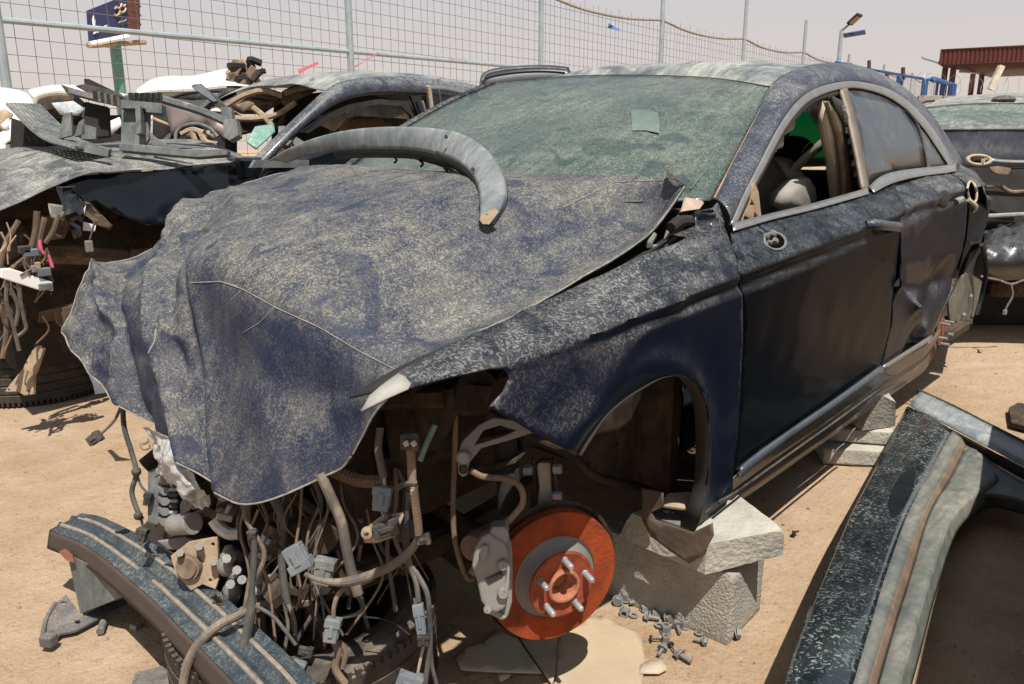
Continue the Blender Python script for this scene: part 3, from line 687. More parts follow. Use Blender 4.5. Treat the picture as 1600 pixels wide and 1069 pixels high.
plate('sticker', [onto(WS, *q) for q in ((986, 177), (1008, 176), (1028, 180), (1030, 196), (1030, 214), (1008, 208), (988, 208))], .001, m_stick, car)
q = [onto(WS, *p, .002) for p in ((1150, 180), (1138, 208), (1122, 238), (1104, 268), (1078, 300))]
if all(q): tube('glass_band_edge', q, .0022, m_stick, car, smooth=16, n=4)
for l in (((870, 150), (845, 165), (828, 178), (818, 188)), ((905, 137), (880, 145), (862, 158), (840, 160)), ((835, 180), (812, 200), (800, 205))):
    q = [onto(WS, *p, .001) for p in l]
    if all(q): tube('dried_streak', q, .0010, m_stick, car, smooth=10, n=4)
tube('far_pillar', [h+Vector((0, -.025, -.004)) for h in (rows[0][0], rows[1][0], rows[2][0], rows[3][0], rows[4][0])], .022, m_paint, car, smooth=16)
tube('windscreen_header_gap', [h+Vector((-.004, 0, .004)) for h in hd], .004, m_dark, car, smooth=24, n=5)
e_in = inner
roof = [[h+Vector((-.008, 0, .003)) for h in hd],
        [Vector((-1.50, -.60, 1.40)), at(925, 106, 'y', -.33)*1.0, Vector((-1.52, 0, 1.447)), Vector((-1.52, .3, 1.432)), inner[5]+Vector((0, -.004, 0))],
        [Vector((-1.85, -.60, 1.42)), Vector((-1.80, -.3, 1.46)), Vector((-1.78, 0, 1.468)), Vector((-1.8, .3, 1.455)), inner[7]+Vector((0, -.004, -.002))],
        [Vector((-2.4, -.58, 1.39)), Vector((-2.4, -.3, 1.43)), Vector((-2.4, 0, 1.44)), Vector((-2.4, .3, 1.425)), inner[8]+Vector((-.1, -.004, -.012))],
        [Vector((-2.8, -.56, 1.31)), Vector((-2.8, -.3, 1.34)), Vector((-2.8, 0, 1.35)), Vector((-2.8, .3, 1.335)), inner[9]+Vector((-.1, -.03, -.02))],
        [Vector((-3.35, -.62, 1.05)), Vector((-3.35, -.3, 1.07)), Vector((-3.35, 0, 1.08)), Vector((-3.35, .3, 1.07)), inner[11]+Vector((-.1, -.06, -.03))],
        [Vector((-3.66, -.62, 1.0)), Vector((-3.66, -.3, 1.02)), Vector((-3.68, 0, 1.03)), Vector((-3.66, .3, 1.02)), Vector((-3.60, .64, .99))]]
roof[1][1].z = min(roof[1][1].z, 1.46)
V, F = grid(roof[:5], 30, 50); mk('roof', V, F, m_roof, car, thick=.004)
REARWIN = roof[4:6]
V, F = grid(roof[5:], 30, 8); mk('boot_lid', V, F, m_roof, car, thick=.004)

# ---- hidden body that closes the shell: far side, floor, firewall, rails
def far(name, xs, zf, mat, n=30, m=6, inset=0):
    vs = []
    for j in range(m+1):
        for i in range(n+1):
            X = xs[0]+(xs[1]-xs[0])*i/n; z0, z1 = zf(X); Z = z0+(z1-z0)*j/m; vs.append(Vector((X, -g(X, Z)+.02+inset, Z)))
    return mk(name, vs, [(j*(n+1)+i, j*(n+1)+i+1, (j+1)*(n+1)+i+1, (j+1)*(n+1)+i) for j in range(m) for i in range(n)], mat, car, thick=.01)
far('far_side', (-.45, -3.5), lambda X: (.2, lerpk(ZB, X)), m_paint)
far('far_wing', (.0, -.45), lambda X: (.2+.5*math.exp(-(X/.3)**4), min(lerpk(ZB, X), .86-.12*max(0, X))-.03), m_paint)
m_green, tt_, bb_ = nodes('green_far_window'); bb_.inputs['Base Color'].default_value = (.012, .14, .065, 1); bb_.inputs['Roughness'].default_value = .45
bb_.inputs['Transmission Weight'].default_value = 0.0
tl = tt_.nodes.new('ShaderNodeBsdfTranslucent'); tl.inputs[0].default_value = (.02, .27, .13, 1); mxs = tt_.nodes.new('ShaderNodeMixShader'); mxs.inputs[0].default_value = .6
tt_.links.new(bb_.outputs[0], mxs.inputs[1]); tt_.links.new(tl.outputs[0], mxs.inputs[2]); tt_.links.new(mxs.outputs[0], tt_.nodes['Material Output'].inputs[0])
V, F = grid(REARWIN, 30, 20); mk('rear_screen', V, F, m_green, car, thick=.003)
far('far_window', (-1.15, -2.6), lambda X: (lerpk(ZB, X)+.005, 1.325-.05*max(0, -2.0-X)), m_green, 12, 3, .09)
box('floor_pan', (-2.0, 0, .20), (2.9, 1.6, .04), m_under, car)
box('firewall', (-.50, 0, .60), (.05, 1.46, .76), m_under, car)
box('dashboard', (-.72, 0, .93), (.42, 1.38, .12), m_dark, car, bevel=.03)
box('rear_bulkhead', (-2.75, 0, .62), (.04, 1.5, .8), m_dark, car)
box('rear_shelf', (-2.95, 0, 1.0), (.5, 1.2, .03), m_dark, car)
box('boot_floor', (-3.3, 0, .42), (.7, 1.3, .03), m_under, car)
for s in (-1, 1):
    b = MB(); b.tube([(-.6, s*.42, .34), (-.2, s*.44, .40), (.1, s*.44, .46), (.28, s*.44, .44)], .045, 6, 14); b.mk('chassis_rail', m_under, car)
# ---- cabin seen through the open window
Y = 'y'
def slab(name, px, y, th, mat, parent, disp=None, step=.04, **k): return plate(name, atl(px, 'y', y), th, mat, parent, step=step, disp=disp, smooth=True, **k)
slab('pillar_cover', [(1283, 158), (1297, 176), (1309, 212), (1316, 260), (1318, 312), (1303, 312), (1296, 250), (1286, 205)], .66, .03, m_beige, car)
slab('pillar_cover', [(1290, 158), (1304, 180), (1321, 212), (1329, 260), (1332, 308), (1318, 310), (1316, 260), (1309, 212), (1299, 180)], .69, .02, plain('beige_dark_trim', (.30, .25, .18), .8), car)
slab('door_seal', [(1296, 150), (1312, 158), (1328, 200), (1344, 298), (1331, 306), (1325, 240), (1314, 190)], .70, .02, m_black, car)
for k in range(7):
    q = at(1319+k*3.0, 170+k*17, 'y', .715); box('harness_clip', q, (.014, .012, .02), [m_alu, m_cable, m_film][k % 3], car, bevel=.002)
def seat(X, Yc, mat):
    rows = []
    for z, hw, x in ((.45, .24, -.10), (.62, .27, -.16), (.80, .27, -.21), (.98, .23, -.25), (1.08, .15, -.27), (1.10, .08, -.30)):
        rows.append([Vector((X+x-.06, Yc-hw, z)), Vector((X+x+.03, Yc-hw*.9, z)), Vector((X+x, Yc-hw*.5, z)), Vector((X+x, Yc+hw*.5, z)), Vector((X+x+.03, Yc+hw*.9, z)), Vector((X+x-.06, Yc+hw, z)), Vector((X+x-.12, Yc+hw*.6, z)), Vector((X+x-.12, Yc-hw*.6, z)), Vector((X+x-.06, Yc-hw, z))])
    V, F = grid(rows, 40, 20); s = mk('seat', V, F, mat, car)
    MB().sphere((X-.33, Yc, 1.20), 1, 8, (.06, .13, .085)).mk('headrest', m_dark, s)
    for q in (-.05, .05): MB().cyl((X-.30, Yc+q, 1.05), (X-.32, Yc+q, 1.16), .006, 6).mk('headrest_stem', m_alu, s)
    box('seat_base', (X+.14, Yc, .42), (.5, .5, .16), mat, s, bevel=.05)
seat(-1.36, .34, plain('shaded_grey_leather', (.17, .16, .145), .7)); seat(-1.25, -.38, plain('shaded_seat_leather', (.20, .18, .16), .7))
MB().sphere(at(1238, 238, 'y', .30), 1, 8, (.06, .10, .07)).mk('rear_headrest', m_dark, car)
rb = atl([(1209, 322), (1216, 300), (1235, 282), (1253, 275), (1262, 290), (1267, 320), (1240, 334)], 'y', .56); plate('seat_bolster', rb, .08, m_beiged, car, bevel=.03, smooth=True)
# belt across the opening
A = atl([(1289, 212, .62), (1262, 236, .58), (1236, 262, .52), (1214, 300, .47), (1200, 330, .44)], 'y'); B = atl([(1289, 230, .62), (1268, 249, .58), (1243, 274, .52), (1224, 305, .47), (1212, 334, .44)], 'y')
loft('seat_belt', A, B, m_belt, car, nu=24, nv=1, thick=.002)
# burst curtain airbag hanging from the roof rail
def cur(u, t, p): return Vector((.01*math.sin(u*14), .012*math.sin(u*23+t*4), .01*noise.noise(p*18)))
loft('curtain_airbag', atl([(1196, 222, .64), (1210, 195, .62), (1228, 175, .60), (1246, 162, .59)], 'y'), atl([(1206, 240, .60), (1214, 236, .58), (1232, 208, .56), (1249, 176, .56)], 'y'), m_film, car, nu=20, nv=6, disp=cur)
loft('curtain_airbag', atl([(1246, 160, .60), (1262, 156, .60), (1278, 160, .60), (1287, 172, .61)], 'y'), atl([(1250, 172, .58), (1268, 180, .56), (1276, 196, .56), (1286, 208, .58)], 'y'), m_film, car, nu=20, nv=6, disp=cur)
plate('mirror_triangle', atl([(1176, 284), (1182, 300), (1187, 344), (1152, 353), (1163, 325)], 'y', .79), .012, m_tan, car, holes=[atl([(1171, 310), (1176, 320), (1168, 322)], 'y', .79), atl([(1160, 336), (1170, 342), (1158, 346)], 'y', .79), atl([(1176, 330), (1182, 340), (1174, 340)], 'y', .79)])
slab('roof_lining', [(1240, 150), (1275, 140), (1310, 138), (1312, 160), (1290, 156), (1262, 154), (1240, 164)], .60, .02, m_dark, car)

# ---- the crumpled bonnet
def q3d(px, py, y): return at(px, py, 'y', y)
hrows = [
 [Vector((-.40, -.70, 1.02)), Vector((-.44, -.38, 1.055)), Vector((-.46, 0, 1.062)), Vector((-.47, .35, 1.058)), at(1040, 279, 'y', .66), at(1070, 292, 'y', .745)],
 [Vector((-.22, -.68, 1.045)), Vector((-.22, -.38, 1.065)), Vector((-.22, 0, 1.062)), Vector((-.22, .35, 1.04)), at(985, 350, 'y', .62), at(1010, 368, 'y', .73)],
 [Vector((.02, -.65, .985)), Vector((.04, -.36, 1.03)), Vector((.04, 0, 1.02)), Vector((.04, .35, .985)), at(810, 445, 'y', .6), at(855, 466, 'y', .72)],
 [Vector((.20, -.63, .885)), Vector((.22, -.34, .975)), Vector((.24, 0, .975)), Vector((.24, .35, .93)), at(690, 508, 'y', .58), at(740, 521, 'y', .71)],
 [q3d(165, 412, -.58), q3d(262, 395, -.34), Vector((.43, 0, .90)), Vector((.45, .33, .855)), q3d(580, 550, .57), q3d(628, 582, .69)],
 [q3d(128, 432, -.50), q3d(200, 470, -.22), q3d(300, 520, .06), q3d(405, 600, .33), q3d(540, 625, .53), q3d(617, 602, .675)],
 [q3d(110, 478, -.47), q3d(182, 545, -.20), q3d(292, 620, .08), q3d(392, 705, .35), q3d(538, 675, .53), q3d(585, 648, .63)],
 [q3d(94, 518, -.45), q3d(165, 612, -.21), q3d(285, 712, .10), q3d(378, 787, .35), q3d(520, 738, .52), q3d(550, 712, .57)]]
NU, NV = 170, 190
folds = [((.02, .50), (.30, 1.0), .035, .035), ((.12, .42), (.42, 1.0), .03, -.03), ((.20, .40), (.36, .80), .022, .030), ((.30, .52), (.50, 1.0), .03, .026), ((.42, .60), (.52, 1.0), .025, -.022),
         ((.0, .30), (.22, .52), .03, -.022), ((.05, .12), (.30, .16), .022, -.016), ((.03, .20), (.26, .30), .02, .020), ((.10, .30), (.34, .44), .02, -.016), ((.0, .62), (.14, .78), .02, -.030), ((.06, .72), (.12, .98), .014, .024), ((.18, .80), (.24, 1.0), .014, -.028),
         ((.62, .72), (.70, 1.0), .05, -.014), ((.75, .70), (.80, 1.0), .04, .012), ((.26, .62), (.33, .74), .016, -.022)]
def hood_disp(u, v, p):
    q = .006*noise.noise(p*3.2)+.0022*noise.noise(p*13)
    m = ss(.52, .10, u)*ss(.10, .45, v); m2 = ss(.5, .75, v)
    q += m*(.022*(.25-abs(noise.noise(Vector((p.x*5, p.y*9, p.z*3))+Vector((3, 1, 7)))))+.014*(.2-abs(noise.noise(p*15)))+.004*noise.noise(p*30))
    q += m2*(.010*noise.noise(p*7)+.007*(.2-abs(noise.noise(Vector((p.x*9, p.y*16, p.z*4))))))
    for a, b, wd, am in folds:
        d, t = seg_d(Vector((u, v)), Vector(a), Vector(b)); f = am*math.exp(-(d/wd)**1.25)
        q += f
    return q
V, F = grid(hrows, NU, NV, hood_disp)
n0 = (V[F[500][1]]-V[F[500][0]]).cross(V[F[500][2]]-V[F[500][0]])
hood = mk('bonnet', V, F, m_hood, car, thick=.005, off=1 if n0.z < 0 else -1, auto=70); hood['label'] = 'crumpled dusty bonnet folded down over the open front'
HD = BVHTree.FromPolygons(V, F)
W1 = NU+1
m_edge = plain('worn_edge_dust', (.24, .225, .195), .8, 0, .3, 40, .3)
edge = [V[NV*W1+i] for i in range(0, W1, 3)]; side = [V[j*W1+NU] for j in range(0, NV+1, 3)]; fside = [V[j*W1] for j in range(0, NV+1, 3)]
tube('bonnet_hem', edge, .0020, m_edge, hood, smooth=0, n=6); tube('bonnet_hem', side, .0018, m_edge, hood, smooth=0, n=6); tube('bonnet_hem', fside, .0020, m_edge, hood, smooth=0, n=6)
side_panel('dusty_flap', [(560, 641), (574, 616), (592, 601), (618, 582), (628, 586), (638, 598), (634, 606), (600, 621)], plain('pale_dust_flap', (.26, .25, .22), .8), car, off=.006, step=.03, thick=.002)
# torn flap at the bonnet's rear corner
mk('torn_corner', [at(1042, 265, 'y', .66), at(1072, 292, 'y', .745), at(1056, 282, 'y', .72), at(1040, 279, 'y', .68)], [(0, 1, 2), (0, 2, 3)], m_black, hood, thick=.002, smooth=False)
for l, r in ((((300, 442), (345, 440), (380, 452), (430, 480), (500, 512), (560, 548), (618, 578)), .0013), (((345, 440), (372, 447)), .001), (((380, 452), (360, 470)), .0008), (((430, 480), (405, 505), (380, 520)), .0008),
             (((1036, 282), (960, 285), (905, 312), (880, 325)), .0011), (((232, 552), (242, 532), (244, 515)), .002)):
    q = [onto(HD, *p, .001) for p in dens([Vector(p) for p in l], 12, False)]
    if all(q): tube('scratch', q, r, m_edge, hood, smooth=0, n=4)
# black gap and hinge between bonnet and wing, pink plastic cowl corner
m_cowl = plain('pinkish_cowl', (.45, .34, .27), .7)
plate('cowl_corner', [at(1073, 308, 'y', .74), at(1098, 316, 'y', .74), at(1094, 326, 'y', .755), at(1062, 332, 'y', .745)], .006, m_cowl, car)
hg = at(1055, 350, 'y', .74)
tube('bonnet_hinge', atl([(1082, 338), (1066, 352), (1052, 372), (1030, 386), (1014, 384), (1022, 366)], 'y', .73), .008, m_greyp, car, smooth=20)
tube('bonnet_hinge', atl([(1078, 345), (1062, 346), (1048, 356)], 'y', .75), .014, m_dark, car, smooth=10)
tube('bonnet_strut', atl([(1040, 375), (1048, 350), (1060, 340)], 'y', .72), .006, m_alu, car, smooth=10)
loft('wing_inner_rail', [p+Vector((0, -.05, -.03)) for p in Sl([(1100, 340), (1005, 405), (870, 470), (740, 530), (640, 590)])], [p+Vector((0, -.16, -.07)) for p in Sl([(1100, 340), (1005, 405), (870, 470), (740, 530), (640, 590)])], m_dark, car, nu=20, nv=2, thick=.004)

# ---- wheel house, hinge pillar, jacking bracket
slab('inner_wing', [(945, 640), (1001, 600), (1040, 592), (1042, 770), (1020, 772), (990, 757), (950, 752), (915, 735), (880, 700), (820, 650), (760, 610), (800, 560), (900, 560)], .60, .01, m_under, car, holes=[atl(oval(964, 692, 3, 3, 8), 'y', .6), atl(oval(913, 726, 9, 4, 10), 'y', .6)])
tube('rail_flange', atl([(762, 648), (830, 684), (890, 712), (925, 742), (965, 756), (1010, 764), (1040, 772)], 'y', .61), .010, m_under, car, smooth=24)
slab('hinge_pillar', [(1034, 592), (1075, 590), (1100, 640), (1103, 700), (1098, 775), (1034, 775)], .57, .03, plain('hinge_pillar_paint', (.012, .022, .026), .5), car)
MB().tube(atl([(1062, 592), (1062, 770)], 'y', .60), .012, 6).mk('pillar_rib', m_dark, car)
c = at(1057, 722, 'y', .60); MB().lathe(c, (0, 1, 0), [(.018, 0), (.018, .008), (.011, .010), (.010, .002)], 14).mk('grommet', m_tan, car)
plate('mount_pad', atl([(1050, 640), (1070, 638), (1071, 662), (1051, 664)], 'y', .60), .006, m_under, car)
plate('splash_flap', atl([(1003, 762), (1036, 770), (1036, 792), (1018, 800), (1024, 812), (1082, 832), (1112, 818), (1114, 838), (1098, 868), (1078, 880), (1048, 862), (1018, 838), (1004, 812)], 'x', -.355), .006, plain('brown_flap', (.10, .072, .05), .9), car, step=.02, disp=lambda p: .006*noise.noise(p*9))
J = lambda *q: [at(a, b, 'z', z) for a, b, z in q]
plate('jacking_bracket', J((1028, 790, .225), (1045, 772, .235), (1078, 770, .235), (1094, 785, .225), (1092, 800, .215)), .006, m_tan, car)
plate('sill_end_flange', J((1018, 797, .175), (1026, 791, .175), (1088, 812, .18), (1094, 800, .185), (1088, 829, .17), (1080, 830, .17), (1022, 809, .175)), .006, m_greyp, car)
for q in ((1042, 799), (1080, 812)): MB().lathe(at(q[0], q[1], 'z', .186), (0, 0, 1), [(.011, 0), (.009, .006), (.001, .007)], 10).mk('clip', m_alu, car)
MB().lathe(at(1052, 801, 'z', .182), (0, 0, 1), [(.006, 0), (.005, .004), (.001, .004)], 8).mk('clip', m_alu, car)

# ---- hub, rotor, caliper
HC = Vector((.058, .77, .214)); HN = Vector((math.cos(R(66)), math.sin(R(66)), .0)).normalized(); HX = HN.cross(Vector((0, 0, 1))).normalized()
rot = MB().lathe(HC, HN, [(.097, .0), (.1505, .0), (.1525, -.002), (.1525, -.009), (.146, -.0095), (.146, -.016), (.1525, -.0165), (.1525, -.025), (.150, -.027), (.07, -.027)], 96).mk('brake_rotor', m_rust, car)
MB().lathe(HC, HN, [(.0972, .0008), (.0968, -.003), (.090, -.004), (.083, .004), (.079, .020), (.0775, .030)], 72).mk('hat_wall', m_cast, rot)
m_rusthat = plain('rust_hat', (.22, .042, .014), .8, 0, .35, 40, .2)
MB().lathe(HC, HN, [(.0778, .0295), (.0765, .034), (.072, .0352), (.066, .0330), (.040, .0330), (.038, .036)], 64).mk('hub_face', m_rusthat, rot)
MB().lathe(HC, HN, [(.0385, .033), (.0375, .044), (.0345, .046), (.031, .045), (.0295, .040), (.0288, .018), (.024, .012), (.023, .002), (.001, .0)], 48).mk('hub_bore', plain('rusty_bore_lip', (.34, .13, .07), .8, 0, .3, 40, .2), rot)
st0 = None
for k in range(5):
    a = R(86+72*k); p = HC+(HX*math.cos(a)*-1+Vector((0, 0, 1))*math.sin(a))*.0575+HN*.033
    MB().tube([p, p+HN*.004, p+HN*.030, p+HN*.034], [.0088, .0070, .0070, .0045], 12).mk('wheel_stud', plain('grey_zinc_stud', (.42, .44, .45), .45, .6) if k == 0 else bpy.data.materials['grey_zinc_stud'], rot)
MB().lathe(HC-HN*.035, HN, [(.03, 0), (.165, .0), (.168, .006), (.160, .006)], 60).mk('dust_shield', m_under, car)
CN = (-FW*.75+HN*.65+Vector((0, 0, .1))).normalized()
cd = 1.60
def cap(name, px, d, th, mat, parent, **k): return plate(name, atl(px, 'd', d), th, mat, parent, bevel=k.pop('bevel', .004), **k)
cal = cap('caliper', [(742, 852), (752, 836), (764, 828), (778, 838), (790, 846), (795, 862), (792, 880), (797, 905), (795, 925), (789, 946), (776, 952), (762, 950), (752, 934), (746, 905), (738, 880)], 1.585, .045, m_cast, car, bevel=.009)
cap('caliper_bridge', [(764, 828), (770, 818), (790, 818), (796, 830), (791, 846), (778, 842)], 1.60, .06, m_cast, cal)
cap('caliper_carrier', [(782, 846), (794, 836), (800, 852), (801, 890), (800, 938), (793, 962), (776, 956), (786, 938), (790, 890)], 1.615, .03, m_cast, cal)
cap('caliper_ear', [(757, 946), (775, 950), (793, 962), (784, 966), (764, 956)], 1.60, .03, m_cast, cal)
for a, b in ((786, 882), (786, 926)):
    p = at(a, b, 'd', 1.56); MB().lathe(p, -FW, [(.0115, -.006), (.0115, .008), (.009, .011), (.001, .011)], 12).mk('guide_bolt', m_cast, cal)
tube('spring_clip', atl([(787, 880), (794, 884), (793, 905), (789, 924)], 'd', 1.55), .0032, m_alu, cal)
cap('pad_slot', [(758, 905), (784, 892), (786, 900), (764, 912)], 1.56, .004, m_dark, cal, bevel=0)
cap('piston_boss', [(748, 862), (756, 848), (764, 852), (762, 872), (752, 880)], 1.56, .02, m_cast, cal, bevel=.007)
MB().lathe(at(762, 950, 'd', 1.565), -FW, [(.008, 0), (.008, .012), (.001, .013)], 8).mk('bleed_nipple', m_alu, cal)
MB().lathe(at(748, 850, 'd', 1.70), Vector((.9, .2, .1)), [(.001, .03), (.028, .03), (.032, .0), (.028, -.06), (.001, -.06)], 20).mk('caliper_piston_housing', m_hose, cal)
# knuckle and upper arm clevis
kn = cap('steering_knuckle', [(826, 800), (836, 760), (833, 728), (845, 716), (862, 716), (868, 760), (872, 800), (860, 830), (838, 830)], 1.80, .03, m_under, car, bevel=.006)
arm = cap('upper_link', [(838, 726), (842, 722), (860, 722), (862, 760), (866, 792), (838, 792), (842, 760)], 1.755, .02, plain('pale_dusty_link', (.33, .27, .21), .8), car, bevel=.004)
for px in ((833, 722), (866, 722)): cap('link_cheek', [(px[0]-3, 716), (px[0]+3, 716), (px[0]+6, 790), (px[0]+1, 792)], 1.74, .028, m_under, arm)
for q in ((872, 733), (872, 776), (826, 735)): MB().cyl(at(q[0]-7, q[1], 'd', 1.72), at(q[0]+5, q[1], 'd', 1.715), .011, 6).mk('link_bolt', m_cast, arm)
tube('brake_hose', atl([(735, 735), (755, 745), (790, 748), (812, 760), (817, 785), (802, 806), (786, 822)], 'd', 1.66), .007, m_hose, car)
tube('brake_hose', atl([(712, 650), (710, 720), (708, 800), (712, 850), (728, 900), (742, 905)], 'd', 1.70), .006, m_hose, car)
tube('tie_rod', [HC+Vector((-.05, -.12, -.02)), Vector((-.02, .40, .17)), Vector((0, .25, .18))], .012, m_under, car)
tube('lower_arm', [HC+Vector((0, -.1, -.08)), Vector((.02, .48, .12)), Vector((.0, .3, .16))], [.03, .035, .05], m_under, car)
tube('drive_shaft', [HC+Vector((0, -.04, 0)), Vector((.02, .42, .22)), Vector((.02, .2, .24))], .02, m_under, car)
tube('strut_spring', [Vector((.02+.06*math.cos(k*.7), .56+.06*math.sin(k*.7), .42+k*.0075)) for k in range(48)], .008, m_under, car, smooth=0)
MB().cyl((.02, .60, .30), (.0, .54, .80), .028, 12).mk('strut', m_dark, car)
# rear hub
RC = Vector((-2.84, .775, .272)); rr = MB().lathe(RC, (0, 1, 0), [(.07, .0), (.145, 0), (.15, -.004), (.15, -.018), (.07, -.02)], 48).mk('rear_rotor', m_rust, car)
MB().lathe(RC, (0, 1, 0), [(.07, 0), (.068, .03), (.03, .034), (.001, .036)], 30).mk('rear_hub', m_rustd, rr)
for k in range(5):
    a = R(54+72*k); p = RC+Vector((math.cos(a)*.0575, .03, math.sin(a)*.0575)); MB().tube([p, p+Vector((0, .04, 0))], .007, 8).mk('wheel_stud', m_alu, rr)
plate('muffler_bracket', [(-3.3, .3, .0), (-3.3, .62, .0), (-3.45, .62, .22), (-3.45, .3, .22)], .02, m_under, car)
box('axle_beam', (-2.85, .1, .25), (.10, 1.2, .1), m_under, car)
MB().lathe((-3.35, .35, .12), (0, 1, 0), [(.001, -.3), (.10, -.3), (.11, 0), (.10, .25), (.001, .25)], 20).mk('silencer', m_under, car)

# ---- headlamp bracket and front body structure
m_brk = dusty('bracket_steel', (.10, .105, .12), dust=(.36, .30, .23), film=.5, side=.5, rough=.4, metal=.3)
hb = plate('headlamp_bracket', atl([(716, 738), (722, 745), (730, 742), (734, 722), (752, 700), (800, 686), (838, 674), (834, 664), (800, 656), (772, 652), (748, 664), (722, 690), (715, 712)], 'd', 1.50), .014, m_brk, car, holes=[atl([(742, 694), (756, 672), (782, 664), (806, 672), (790, 680), (758, 690)], 'd', 1.50)], bevel=.002)
MB().lathe(at(724, 714, 'd', 1.49), -FW, [(.014, -.004), (.014, .006), (.009, .012), (.001, .012)], 12).mk('adjuster', m_cast, hb)
MB().lathe(at(724, 733, 'd', 1.49), -FW, [(.009, 0), (.009, .006), (.004, .006)], 10).mk('bolt', m_dark, hb)
m_stru = m_under
plate('front_apron', [Vector(q) for q in ((.26, .52, .66), (.10, .54, .76), (-.1, .55, .80), (-.1, .55, .50), (.1, .55, .45), (.22, .54, .50))], .01, m_stru, car, holes=[ring((.12, .545, .62), (0, 1, 0), .022), ring((.18, .54, .55), (0, 1, 0), .012)])
tube('hood_lock_beam', [Vector((.20, .58, .62)), Vector((.36, .3, .60)), Vector((.40, -.2, .60)), Vector((.36, -.55, .60))], .022, m_stru, car, n=6)
plate('pipe_shelf', atl([(690, 612), (730, 600), (770, 604), (760, 640), (700, 640)], 'd', 1.66), .02, m_stru, car)
MB().lathe(at(740, 612, 'd', 1.68), Vector((.3, .8, .2)), [(.001, .02), (.05, .02), (.055, -.06), (.001, -.06)], 20).mk('lamp_socket', m_dark, car)
# engine and gearbox: a mass of castings, covers and pipes
eng = MB().box((.12, .02, .47), (.55, .80, .42), frame3((0, 0, 1), (1, .05, 0))).mk('engine_block', m_under, car, smooth=False, bevel=.03)
b = MB(); random.seed(3)
for k in range(46):
    p = Vector((random.uniform(.36, .47), random.uniform(-.30, .40), random.uniform(.10, .60))); s = random.uniform(.03, .09)
    Mx = frame3((random.uniform(-1, 1), random.uniform(-1, 1), random.uniform(-1, 1)))
    if k % 3 == 0: b.box(p, (s, s*random.uniform(.6, 1.6), s*random.uniform(.6, 1.6)), Mx)
    elif k % 3 == 1: b.cyl(p, p+Vector((random.uniform(.02, .06), random.uniform(-.05, .05), random.uniform(-.05, .05))), s*.5, 12)
    else: b.tube([p, p+Vector((.02, random.uniform(-.1, .1), random.uniform(-.06, .06))), p+Vector((0, random.uniform(-.15, .15), random.uniform(-.15, .1)))], s*.22, 8, 10)
b.mk('engine_castings', m_under, eng, smooth=False, bevel=.002, kind='stuff')
MB().lathe((.34, .05, .28), (1, .3, 0), [(.001, .08), (.12, .08), (.15, .04), (.16, -.1), (.16, -.2)], 28).mk('gearbox_bell', m_under, eng)
tube('subframe', [Vector((.36, .42, .20)), Vector((.44, .25, .14)), Vector((.45, 0, .13)), Vector((.44, -.3, .14)), Vector((.3, -.46, .2))], .035, m_under, car, n=6)
tube('subframe', [Vector((.36, .42, .20)), Vector((0, .40, .17)), Vector((-.4, .38, .2))], .035, m_under, car, n=6)
D = 'd'
def T(name, px, d, r, mat, parent, **k): return tube(name, atl(px, 'd', d), r, mat, parent, **k)
# left cluster: film bag, radiator end, compressor flange
def bag(u, v, p): return .035*noise.noise(p*14)+.022*abs(noise.noise(p*33))+.008*abs(noise.noise(p*70))
rows = [atl([(222, 668, 1.80), (236, 672, 1.78), (262, 690, 1.74), (290, 720, 1.72)], 'd'), atl([(232, 700, 1.82), (252, 712, 1.76), (272, 730, 1.72), (305, 752, 1.72)], 'd'), atl([(240, 736, 1.84), (262, 748, 1.78), (290, 770, 1.74), (322, 776, 1.74)], 'd'), atl([(262, 752, 1.86), (275, 770, 1.82), (300, 798, 1.78), (330, 792, 1.78)], 'd')]
rows = [[at(a, b, 'd', d) for a, b, d in r] for r in ([(222, 668, 1.80), (236, 672, 1.78), (262, 690, 1.74), (290, 720, 1.72)], [(232, 700, 1.82), (252, 712, 1.76), (272, 730, 1.72), (305, 752, 1.72)], [(240, 736, 1.84), (262, 748, 1.78), (290, 770, 1.74), (322, 776, 1.74)], [(262, 752, 1.86), (275, 770, 1.82), (300, 798, 1.78), (330, 792, 1.78)])]
V, F = grid(rows, 40, 40, bag); mk('plastic_film', V, F, m_film, car, auto=0)
rad = cap('radiator_end_plate', [(262, 752), (278, 750), (280, 835), (264, 840)], 1.90, .02, m_greyp, car)
cap('radiator_tank', [(236, 735), (252, 728), (262, 738), (262, 812), (250, 820), (236, 814)], 1.93, .05, m_greyp, rad, bevel=.008)
for k in range(8): box('tank_rib', at(272, 765+k*9, 'd', 1.86), (.022, .012, .008), m_black if k % 2 else m_alu, rad, frame3(UP+FW*.3, RT+UP*.25*(k % 3-1)), .002)
for k in range(5): MB().cyl(at(252, 748+k*16, 'd', 1.90), at(258, 752+k*16, 'd', 1.86), .010, 8).mk('tank_boss', m_cast, rad)
can = MB().cyl(at(272, 820, 'd', 1.84), at(302, 818, 'd', 1.80), .025, 18).mk('metal_canister', m_alu, car)
cap('bracket_arm', [(245, 845), (290, 838), (330, 850), (300, 862), (262, 858)], 1.86, .01, m_brk, car)
fl = cap('compressor_flange', [(268, 868), (296, 846), (341, 838), (343, 905), (338, 920), (318, 912), (300, 922), (276, 896)], 1.80, .012, m_tan, car, holes=[atl(oval(300, 884, 17, 17, 16), 'd', 1.80), atl(oval(334, 850, 3, 3, 8), 'd', 1.80), atl(oval(330, 906, 3, 3, 8), 'd', 1.80)])
MB().lathe(at(299, 884, 'd', 1.80), -FW+RT*-.2, [(.001, .02), (.024, .022), (.026, .016), (.030, .016), (.031, -.03)], 24).mk('pulley', m_hose, fl)
for q in ((282, 866), (312, 856), (335, 880)): MB().cyl(at(q[0], q[1], 'd', 1.79), at(q[0]-1, q[1]-2, 'd', 1.765), .009, 6).mk('flange_bolt', m_cast, fl)
ch = MB(); random.seed(11)
